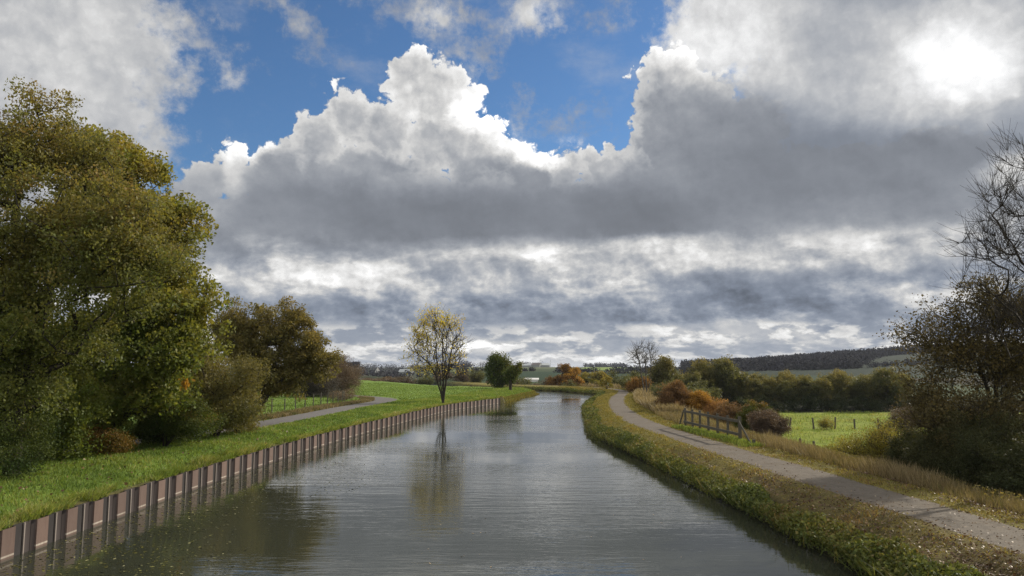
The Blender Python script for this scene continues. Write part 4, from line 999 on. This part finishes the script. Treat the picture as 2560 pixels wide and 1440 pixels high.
for i, (a_, n_, r_0, lab) in enumerate([((30, 520, 62, 530), 16, 2.4, 'short dark hedge with a low tree in the dark green field'), ((60, 470, 130, 450), 40, 2.6, 'dark hedgerow right of the orange trees'),
        ((95, 640, 210, 600), 60, 3.6, 'long dark hedgerow below the light green field'), ((-70, 560, 20, 600), 34, 2.4, 'hedgerow behind the dense green tree'), ((130, 520, 330, 560), 70, 3.0, 'dark hedgerow at the foot of the ridge')]):
    c_, r_ = row(*a_, n_, r_0, .5, 20+i, 2); clump_mass('far_hedgerow', lab, c_, r_, 'far_wood', 1.3, 60, 30+i, 'hedgerow')
m, n, out = new_mat('white_render'); principled(n, out, (.78, .76, .72), .8, .2); MAT['white'] = m
m, n, out = new_mat('roof_tile'); principled(n, out, n.mixc(n.noise(n.new('ShaderNodeNewGeometry').outputs['Position'], 1.5, 3), (.10, .085, .08), (.17, .14, .13)), .8, .2); MAT['roof'] = m
m, n, out = new_mat('sheet_roof'); principled(n, out, (.38, .40, .40), .5, .4); MAT['sheet'] = m
m, n, out = new_mat('cladding'); principled(n, out, (.20, .21, .20), .7, .3); MAT['clad'] = m
m, n, out = new_mat('dark_opening'); principled(n, out, (.02, .02, .022), .4, .4); MAT['dark'] = m
def house(name, label, cat, x, y, w, d_, h, rh, rz, wall_m, roof_m, doors=2):
    root = empty(name, (x, y, hz(x, y)-.3)); root.rotation_euler = (0, 0, rz); props(root, label, cat)
    V = []
    for sy in (-1, 1): V += [(-w/2, sy*d_/2, 0), (w/2, sy*d_/2, 0), (w/2, sy*d_/2, h), (0, sy*d_/2, h+rh), (-w/2, sy*d_/2, h)]
    Fc = [(0, 1, 2, 3, 4), (9, 8, 7, 6, 5), (1, 6, 7, 2), (5, 0, 4, 9)]
    me = bpy.data.meshes.new('wall'); me.from_pydata(V, [], Fc); me.materials.append(MAT[wall_m]); o = bpy.data.objects.new('wall', me); sc.collection.objects.link(o); o.parent = root
    mb = MB(); L_ = math.hypot(w/2, rh)+.5; a_ = math.atan2(rh, w/2)
    from mathutils import Matrix
    for s in (-1, 1):
        mb.box((s*(w/4+.12), 0, h+rh/2+.06), (L_, d_+.8, .16), Matrix.Rotation(s*a_, 3, 'Y'))
    mb.obj('roof', MAT[roof_m], root)
    for i in range(doors):
        mb = MB(); mb.box(((i-(doors-1)/2)*w/max(doors, 1)*.8, -d_/2-.02, h*.45), (w*.16, .08, h*.55)); mb.obj('window', MAT['dark'], root)
    return root
house('white_house', 'small white gabled house among the dark trees on the left', 'house', -153, 848, 6, 10, 5.0, 5.5, .15, 'white', 'roof')
house('farm_barn', 'grey roofed barn right of the small white house', 'barn', -120, 846, 9, 15, 4.5, 3.0, 1.35, 'clad', 'sheet')
house('farm_shed', 'long low pale roofed shed at the left of the farm on the skyline', 'barn', 23, 1390, 14, 34, 3.6, 2.6, 1.5, 'clad', 'sheet', 3)
house('farm_shed', 'middle gabled shed of the farm on the skyline', 'barn', 46, 1385, 15, 16, 4.6, 4.0, 1.2, 'clad', 'roof')
house('farm_shed', 'right hand shed of the farm on the skyline nearest the mast', 'barn', 60, 1392, 14, 18, 4.2, 3.6, 1.75, 'clad', 'sheet')
mast = empty('radio_mast', (72, 1400, hz(72, 1400))); props(mast, 'thin lattice mast on the skyline right of the farm', 'mast')
mb = MB()
for a_ in range(3):
    x, y = .9*math.cos(a_*2.1), .9*math.sin(a_*2.1); mb.beam((x, y, 0), (x*.4, y*.4, 13), .22, .22)
for z in range(0, 12, 2):
    for a_ in range(3):
        s0, s1 = 1-.6*z/13, 1-.6*(z+2)/13; b_ = (a_+1) % 3
        mb.beam((.9*s0*math.cos(a_*2.1), .9*s0*math.sin(a_*2.1), z), (.9*s1*math.cos(b_*2.1), .9*s1*math.sin(b_*2.1), z+2), .12, .12)
mb.obj('lattice', MAT['sheet'], mast)
mb = MB(); mb.beam((0, 0, 12.8), (0, 0, 17), .15, .15); mb.obj('antenna', MAT['sheet'], mast)
house('field_shelter', 'low white shelter in the dark field behind the young green tree', 'shelter', 8.5, 330, 2.2, 6, 1.2, .5, 1.5, 'white', 'white')
# three bare skyline trees on the far left
far0 = simple_tree('skyline_tree', 'flat topped tree on the left skyline', 'tree', -160, 700, 4.5, 15.5, 'far_wood', 1.0, 60, 20, 2.0, 201, .72, hue=.3, group='flat topped trees on the left skyline', twig_r=.12)
for (x, s_) in ((-153, .95), (-147.5, .98), (-166, .9)): copy_tree(far0, (x, 700, hz(x, 700)), s_*3, s_)
# ------------------------------------------------------------------ meadow fence posts and shrubs
post_fence('meadow_fence', 'row of dark leaning fence posts crossing the meadow', [(32.6, 88.2), (35.3, 87.8), (37.7, 87.6), (39.9, 87.4), (42.6, 87.2), (45.6, 87), (49, 86.8)], 1.35, .10, 6, .06)
post_fence('meadow_fence', 'short row of weathered posts at the top of the dry grass slope', [(21.5, 56.0), (20.8, 51.5), (20.2, 47.0), (18.6, 40.2)], 1.3, .09, 8, .05, 1)
shrub('meadow_bush', 'thin leafless bush beside the meadow fence posts', 'shrub', 44.5, 85, 2.0, 1.4, 2.4, 'scrub', .09, 110, 20, .6, 210, hue=.5, twigs=900)
shrub('meadow_bush', 'orange tipped bush at the right end of the meadow fence', 'shrub', 48.0, 85, 1.5, 1.3, 2.9, 'willow', .09, 110, 26, .6, 211, hue=.7, twigs=600)
shrub('meadow_bush', 'very small yellow green bush between two meadow fence posts', 'shrub', 36.5, 87, .9, .8, 1.2, 'willow', .07, 50, 14, .4, 212, hue=.5, twigs=250)
# ------------------------------------------------------------------ ground cover (nobody could count it)
MAT['grass'] = leaf_mat('lush_grass', [(0, (.080, .135, .030)), (.5, (.155, .225, .045)), (.8, (.245, .27, .070)), (1, (.36, .33, .15))], transl=.4, spec=.15)
MAT['mown'] = leaf_mat('mown_grass', [(0, (.085, .085, .024)), (.5, (.19, .17, .046)), (.85, (.29, .24, .075)), (1, (.22, .145, .065))], transl=.35, spec=.1)
MAT['dry'] = leaf_mat('dry_grass', [(0, (.095, .10, .036)), (.35, (.19, .15, .08)), (1, (.31, .25, .155))], transl=.3, spec=.1)
MAT['bank'] = leaf_mat('bank_leaf', [(0, (.045, .065, .022)), (.5, (.095, .12, .032)), (.8, (.17, .17, .045)), (1, (.21, .15, .06))], transl=.35, spec=.2, rough=.6)
MAT['litter'] = leaf_mat('fallen_leaf', [(0, (.05, .028, .015)), (.6, (.14, .08, .04)), (.85, (.22, .15, .08)), (1, (.36, .28, .18))], transl=.1, spec=.3)
MAT['algae'] = leaf_mat('floating_leaf', [(0, (.05, .05, .012)), (.7, (.13, .12, .025)), (1, (.30, .28, .14))], transl=0, spec=.5, rough=.3)
MAT['grass_far'] = MAT['grass']
def along(line, n_, u0, u1, rs, y0=None, y1=None, dens_near=0.0):
    """random points at signed offset u (to the right of travel) from a polyline, thinning with distance"""
    seg = np.linalg.norm(np.diff(line, axis=0), axis=1); s = np.r_[0, np.cumsum(seg)]
    ok = (line[:, 1] >= y0) & (line[:, 1] <= y1); s0, s1 = s[ok].min(), s[ok].max()
    t = s0+(s1-s0)*rs.random(n_)**(1+dens_near)
    x = np.interp(t, s, line[:, 0]); y = np.interp(t, s, line[:, 1]); g = np.gradient(line, axis=0); g /= np.linalg.norm(g, axis=1, keepdims=True)
    gx = np.interp(t, s, g[:, 0]); gy = np.interp(t, s, g[:, 1]); u = u0+(u1-u0)*rs.random(n_)
    return x+gy*u, y-gx*u, u
r3 = np.random.default_rng(31)
# lush grass strip on the left bank
x, y, u = along(WALL, 90000, -6.5, -.33, r3, 12, 97, .9); z = height(x, y); dO, _, _ = poly_dist(x, y, ROAD); z = np.where(u > -1.2, np.maximum(z, .74), z)
keep = dO > 1.35; P = np.c_[x, y, z-.01][keep]; sz = np.interp(P[:, 1], [12, 40, 97], [.022, .035, .07])
o = blades_mesh('grass', P, np.interp(P[:, 1], [12, 40, 97], [.085, .10, .12])*(1+.5*fbm(P[:, 0]*1.3, P[:, 1]*1.3, 3, 2)), sz, MAT['grass'], None, .42+.35*fbm(P[:, 0]*.8, P[:, 1]*.8, 3, 40)+.25*fbm(P[:, 0]*.25, P[:, 1]*.25, 2, 47)+.25*np.clip((P[:, 0]-np.interp(P[:, 1], WALL[:, 1], WALL[:, 0])+1.3), 0, 1)+r3.normal(size=len(P))*.14, rs=r3)
props(o, 'lush green mown grass on the strip behind the steel wall', 'grass', kind='stuff')
x, y, u = along(WALL, 26000, -.75, -.12, r3, 12, 97, .8); P = np.c_[x, y, np.full(len(x), .73)]; P = P[fbm(x*.9, y*.9, 2, 19) > -.35]; x, y = P[:, 0], P[:, 1]
o = blades_mesh('edge_grass', P, .19*(1+.9*fbm(x*1.1, y*1.1, 2, 9)), np.interp(y, [12, 40, 97], [.022, .03, .06]), MAT['grass'], None, .72+.3*fbm(x*.7, y*.7, 2, 41)+r3.normal(size=len(P))*.15, lean=.55, wind=(.25, -.1), rs=r3)
props(o, 'pale straggling grass hanging over the top of the steel wall', 'grass', kind='stuff')
x, y, u = along(WALL, 1500, -6.3, -.5, r3, 12, 60, .7); z = height(x, y); kk = poly_dist(x, y, ROAD)[0] > 1.4
o = leaves_mesh('fallen_leaves', np.c_[x, y, z+.07][kk], .09, MAT['litter'], None, .55+r3.normal(size=kk.sum())*.25, flat=2, aspect=.8, rs=r3); props(o, 'fallen leaves lying on the grass strip below the maple', 'fallen leaves', kind='stuff')
# the tip of the grass bank beyond the wall
x, y, u = along(LBANK, 16000, -7, -.2, r3, 97, 140, 0); z = height(x, y); P = np.c_[x, y, z]
o = blades_mesh('grass', P, .14, .09, MAT['grass'], None, .5+.3*fbm(x*.4, y*.4, 2, 42)+r3.normal(size=len(P))*.1, rs=r3); props(o, 'bright green grass on the bank tip at the canal bend', 'grass', kind='stuff')
x, y, u = along(LBANK, 6000, -.7, .35, r3, 97, 140, 0); z = height(x, y); P = np.c_[x, y, np.maximum(z, -.05)]
o = blades_mesh('sedge', P, .20, .07, MAT['mown'], None, .45+r3.normal(size=len(P))*.25, rs=r3, lean=.4); props(o, 'pale rough grass at the waterline of the left bank beyond the wall', 'sedge', kind='stuff')
# field right of the road bend
x = -60+58*r3.random(60000); y = 62+120*r3.random(60000)**1.3; z, inf = height(x, y, True)
kk = (inf[:, 1] > 6) & (inf[:, 5] > 1.5) & (inf[:, 3] < .5) & (inf[:, 2] < .5); x, y, z = x[kk], y[kk], z[kk]
o = blades_mesh('field_grass', np.c_[x, y, z], .10, .09, MAT['grass'], None, .35+.3*fbm(x*.2, y*.2, 3, 44)+r3.normal(size=len(x))*.08, rs=r3); props(o, 'short even green grass of the field left of the canal', 'grass', kind='stuff')
# rough verge along the farm road
x, y, u = along(ROAD, 9000, -2.6, -1.25, r3, 40, 92, 0); z = height(x, y)
o = blades_mesh('verge_grass', np.c_[x, y, z], .22, .06, MAT['dry'], None, .3+.4*fbm(x, y, 2, 46)+r3.normal(size=len(x))*.15, rs=r3); props(o, 'rough brown grass between the farm road and the pasture fence', 'grass', kind='stuff')
# mown right bank
x, y, u = along(RBANK, 150000, .7, 6.4, r3, 9, 150, 1.1); z, inf = height(x, y, True); keep = (inf[:, 4] > .93+.13*r3.normal(size=len(x))); x, y, z, u = x[keep], y[keep], z[keep], u[keep]
lump = fbm(x*1.6, y*1.6, 3, 50); tuft = np.clip(.6+lump, .15, 1.5)
lit = np.clip((1.1-(y-8)/34)+.5*fbm(x*.35, y*.35, 4, 21), 0, 1)*np.clip((4.9-u)/1.2, 0, 1)
keep = r3.random(len(x)) > lit*.70; x, y, z, u, tuft, lump, lit = [q[keep] for q in (x, y, z, u, tuft, lump, lit)]
o = blades_mesh('bank_grass', np.c_[x, y, z-.01], np.interp(y, [9, 50, 150], [.06, .085, .13])*tuft, np.interp(y, [9, 50, 150], [.020, .040, .09]), MAT['mown'], None, .50+.45*lump+.35*lit+r3.normal(size=len(x))*.14, lean=.6, rs=r3)
props(o, 'rough yellow green mown grass on both sides of the towpath', 'grass', kind='stuff')
# bright fresh grass under the barrier
t = r3.random(5200); x = 10.75+(11.9-10.75)*t+r3.normal(size=5200)*.25-.35; y = 47.6+(35.6-47.6)*t; P = np.c_[x, y, height(x, y)]; keep = poly_dist(x, y, PATH)[0] > 1.0
P = P[keep]; o = blades_mesh('fresh_grass', P, .16, .03, MAT['grass'], None, .6+r3.normal(size=len(P))*.12, rs=r3); props(o, 'bright fresh green grass growing along the foot of the timber barrier', 'grass', kind='stuff')
# leafy plants hanging over the water
def lumpy(n_, y0, y1, dn, seed):
    x, y, u = along(RBANK, n_, -.75, 1.35, r3, y0, y1, dn)
    lp = fbm(x*.55, y*.55, 3, seed); edge = -.35-.35*lp                       # how far it leans over the water
    keep = (u > edge) & (u < .60+.6*fbm(x*.4+9, y*.4, 2, seed+3)); x, y, u, lp = x[keep], y[keep], u[keep], lp[keep]
    top = np.interp(u, [-.9, -.3, .3, .9, 1.5], [.22, .50, .74, .86, .92])+.16*lp+.10*fbm(x*1.8, y*1.8, 2, seed+7)
    bot = np.interp(u, [-.9, -.3, .3, 1.0], [.08, .03, .05, .6]); r_ = r3.random(len(x))**.45; return x, y, bot+(top-bot)*r_, u, r_
x, y, z, u, r_ = lumpy(125000, 9, 60, .7, 60)
hue = .50+.42*fbm(x*.5, y*.5, 3, 66)+.22*(r_-.5)+r3.normal(size=len(x))*.14
o = leaves_mesh('bank_plants', np.c_[x, y, z], .075, MAT['bank'], None, hue, flat=.6, aspect=.8, rs=r3); props(o, 'dark green leafy plants overhanging the water along the right bank', 'bank plants', kind='stuff')
x, y, z, u, r_ = lumpy(52000, 60, 165, .3, 61)
o = leaves_mesh('bank_plants', np.c_[x, y, z], .15, MAT['bank'], None, .55+.3*fbm(x*.5, y*.5, 3, 67)+r3.normal(size=len(x))*.14, flat=.5, aspect=.7, rs=r3); props(o, 'distant overgrown edge of the right bank round the bend', 'bank plants', kind='stuff')
# stems and sprigs sticking out over the water
x, y, u = along(RBANK, 1800, -.55, .2, r3, 9, 120, .3); P = np.c_[x, y, np.full(len(x), .18)]
o = blades_mesh('bank_stems', P, .42, .02, MAT['bank'], None, .5+r3.normal(size=len(x))*.3, lean=.5, wind=(-.25, 0), rs=r3); props(o, 'thin stems and sprigs leaning over the water from the right bank', 'bank plants', kind='stuff')
# dry tall grass beyond the path
def drygrass(n_, u0, u1, y0, y1, h, w, seed, dn, lab, nm='dry_grass', hue0=.45):
    x, y, u = along(RBANK, n_, u0-(1.5 if y0 < 50 else 0), u1, r3, y0, y1, dn); z, inf = height(x, y, True); pn = fbm(x*.45, y*.45, 3, seed)
    keep = (inf[:, 4] > 2.1+.25*pn) & ~((x > 10.9) & (x < 13.2) & (y > 36) & (y < 48) & (x < 12.6+.4*pn)); x, y, z, u, pn = x[keep], y[keep], z[keep], u[keep], pn[keep]
    ww = np.interp(y, [10, 50, 120], [w, w*1.6, w*3]); o = blades_mesh(nm, np.c_[x, y, z-.03], h*(.75+.6*pn), ww, MAT['dry'], None, hue0+.4*pn+r3.normal(size=len(x))*.18, lean=.28, wind=(-.18, -.05), rs=r3)
    props(o, lab, 'grass', kind='stuff')
drygrass(62000, 5.7, 9.5, 10, 60, .50, .014, 71, .6, 'tall dry straw coloured grass on the slope beyond the towpath')
drygrass(22000, 5.3, 9.5, 60, 150, .75, .03, 72, .2, 'distant pale dry grass along the outside of the towpath bend', 'dry_grass', .65)
x, y, u = along(RBANK, 30000, 5.9, 9.0, r3, 10, 60, .6); z = height(x, y); pn = fbm(x*.6, y*.6, 3, 75); keep = (pn > -.05) & (poly_dist(x, y, PATH)[0] > 2.1) & ~((y > 36) & (y < 49) & (x < 13.3)); x, y, z = x[keep], y[keep], z[keep]
o = leaves_mesh('slope_weeds', np.c_[x, y, z+.45*r3.random(len(x))], .06, MAT['brown'], None, .4+.4*fbm(x, y, 2, 77)+r3.normal(size=len(x))*.2, rs=r3); props(o, 'low brown green weeds among the dry grass', 'weeds', kind='stuff')
# meadow tussocks
x = 22+55*r3.random(46000); y = 45+78*r3.random(46000); z, inf = height(x, y, True); pn = fbm(x*.25, y*.6, 3, 80); keep = (inf[:, 0] > 11.5) & (r3.random(len(x)) < .35+.8*pn)
x, y, z, pn = x[keep], y[keep], z[keep], pn[keep]; o = blades_mesh('meadow_grass', np.c_[x, y, z], .22*(1+1.3*pn), .07, MAT['grass'], None, .5+.7*pn+r3.normal(size=len(x))*.12, rs=r3); props(o, 'yellow green tussocky grass of the meadow', 'grass', kind='stuff')
# fallen leaves
x, y, u = along(RBANK, 60000, .6, 6.0, r3, 9, 70, 1.3); z, inf = height(x, y, True); dP = inf[:, 4]
pl = np.clip((1.05-(y-8)/34)+.5*fbm(x*.35, y*.35, 4, 21), 0, 1); pr = np.where(dP < .75, .08+.16*np.clip((26-y)/16, 0, 1), np.where(dP < 1.35, .45, .9)); keep = r3.random(len(x)) < pl*pr
x, y, z, dP = x[keep], y[keep], z[keep], dP[keep]
o = leaves_mesh('fallen_leaves', np.c_[x, y, z+.012+np.where(dP > 1.05, .035, .0)], .055, MAT['litter'], None, .42+r3.normal(size=len(x))*.26+np.where(dP < 1.2, .18, 0), flat=2.0, aspect=.8, rs=r3); props(o, 'brown and pale fallen leaves scattered on the towpath and bank', 'fallen leaves', kind='stuff')
# leaves and weed floating on the water by the wall
x, y, u = along(WALL, 15000, .15, 6.2, r3, 9, 60, .9); pn = fbm(x*.5, y*.35, 3, 90); keep = r3.random(len(x)) < np.clip(1.25-u/5.5+.7*pn, 0, 1)*np.clip((52-y)/22, 0, 1); x, y = x[keep], y[keep]
o = leaves_mesh('floating_leaves', np.c_[x, y, np.full(len(x), .006)], .07, MAT['algae'], None, .45+r3.normal(size=len(x))*.25, flat=9, aspect=.5, jitter=.4, rs=r3); props(o, 'olive leaf fragments floating on the dark water beside the wall', 'floating leaves', kind='stuff')
x = -4+9*r3.random(70); y = 8.5+16*r3.random(70); o = leaves_mesh('floating_leaves', np.c_[x, y, np.full(70, .006)], .06, MAT['litter'], None, .9+.1*r3.random(70), flat=9, aspect=.5, rs=r3); props(o, 'few pale leaves floating in the middle of the canal', 'floating leaves', kind='stuff')
# ------------------------------------------------------------------ look-alikes are told apart by their place in their row
ORD = ['leftmost', 'second', 'third', 'fourth', 'fifth', 'sixth', 'seventh', 'eighth', 'ninth', 'tenth', 'eleventh', 'twelfth', 'thirteenth', 'fourteenth', 'fifteenth',
       'sixteenth', 'seventeenth', 'eighteenth', 'nineteenth', 'twentieth', 'twenty-first', 'twenty-second', 'twenty-third', 'twenty-fourth', 'twenty-fifth', 'twenty-sixth',
       'twenty-seventh', 'twenty-eighth', 'twenty-ninth', 'thirtieth', 'thirty-first', 'thirty-second', 'thirty-third', 'thirty-fourth', 'thirty-fifth', 'thirty-sixth', 'thirty-seventh', 'thirty-eighth', 'thirty-ninth', 'fortieth', 'forty-first', 'forty-second']
byl = {}
for o in sc.objects:
    if o.parent is None and 'label' in o: byl.setdefault(o['label'], []).append(o)
for lab, os_ in byl.items():
    if len(os_) < 2: continue
    os_.sort(key=lambda o: o.location.x/max(o.location.y, 1))
    for i, o in enumerate(os_):
        o['label'] = lab+', '+('leftmost' if i == 0 else 'rightmost' if i == len(os_)-1 else ORD[i]+' from left')
# ------------------------------------------------------------------ thin autumn haze over the valley
m, n, out = new_mat('haze_air')
vol = n.new('ShaderNodeVolumePrincipled'); vol.inputs['Color'].default_value = (.80, .87, 1, 1); vol.inputs['Density'].default_value = .00007; vol.inputs['Anisotropy'].default_value = .2
n.l.new(vol.outputs[0], out.inputs['Volume'])
mb = MB(); mb.box((0, 6400, 18), (19500, 13200, 66)); hz_o = mb.obj('haze', m); props(hz_o, kind='stuff')
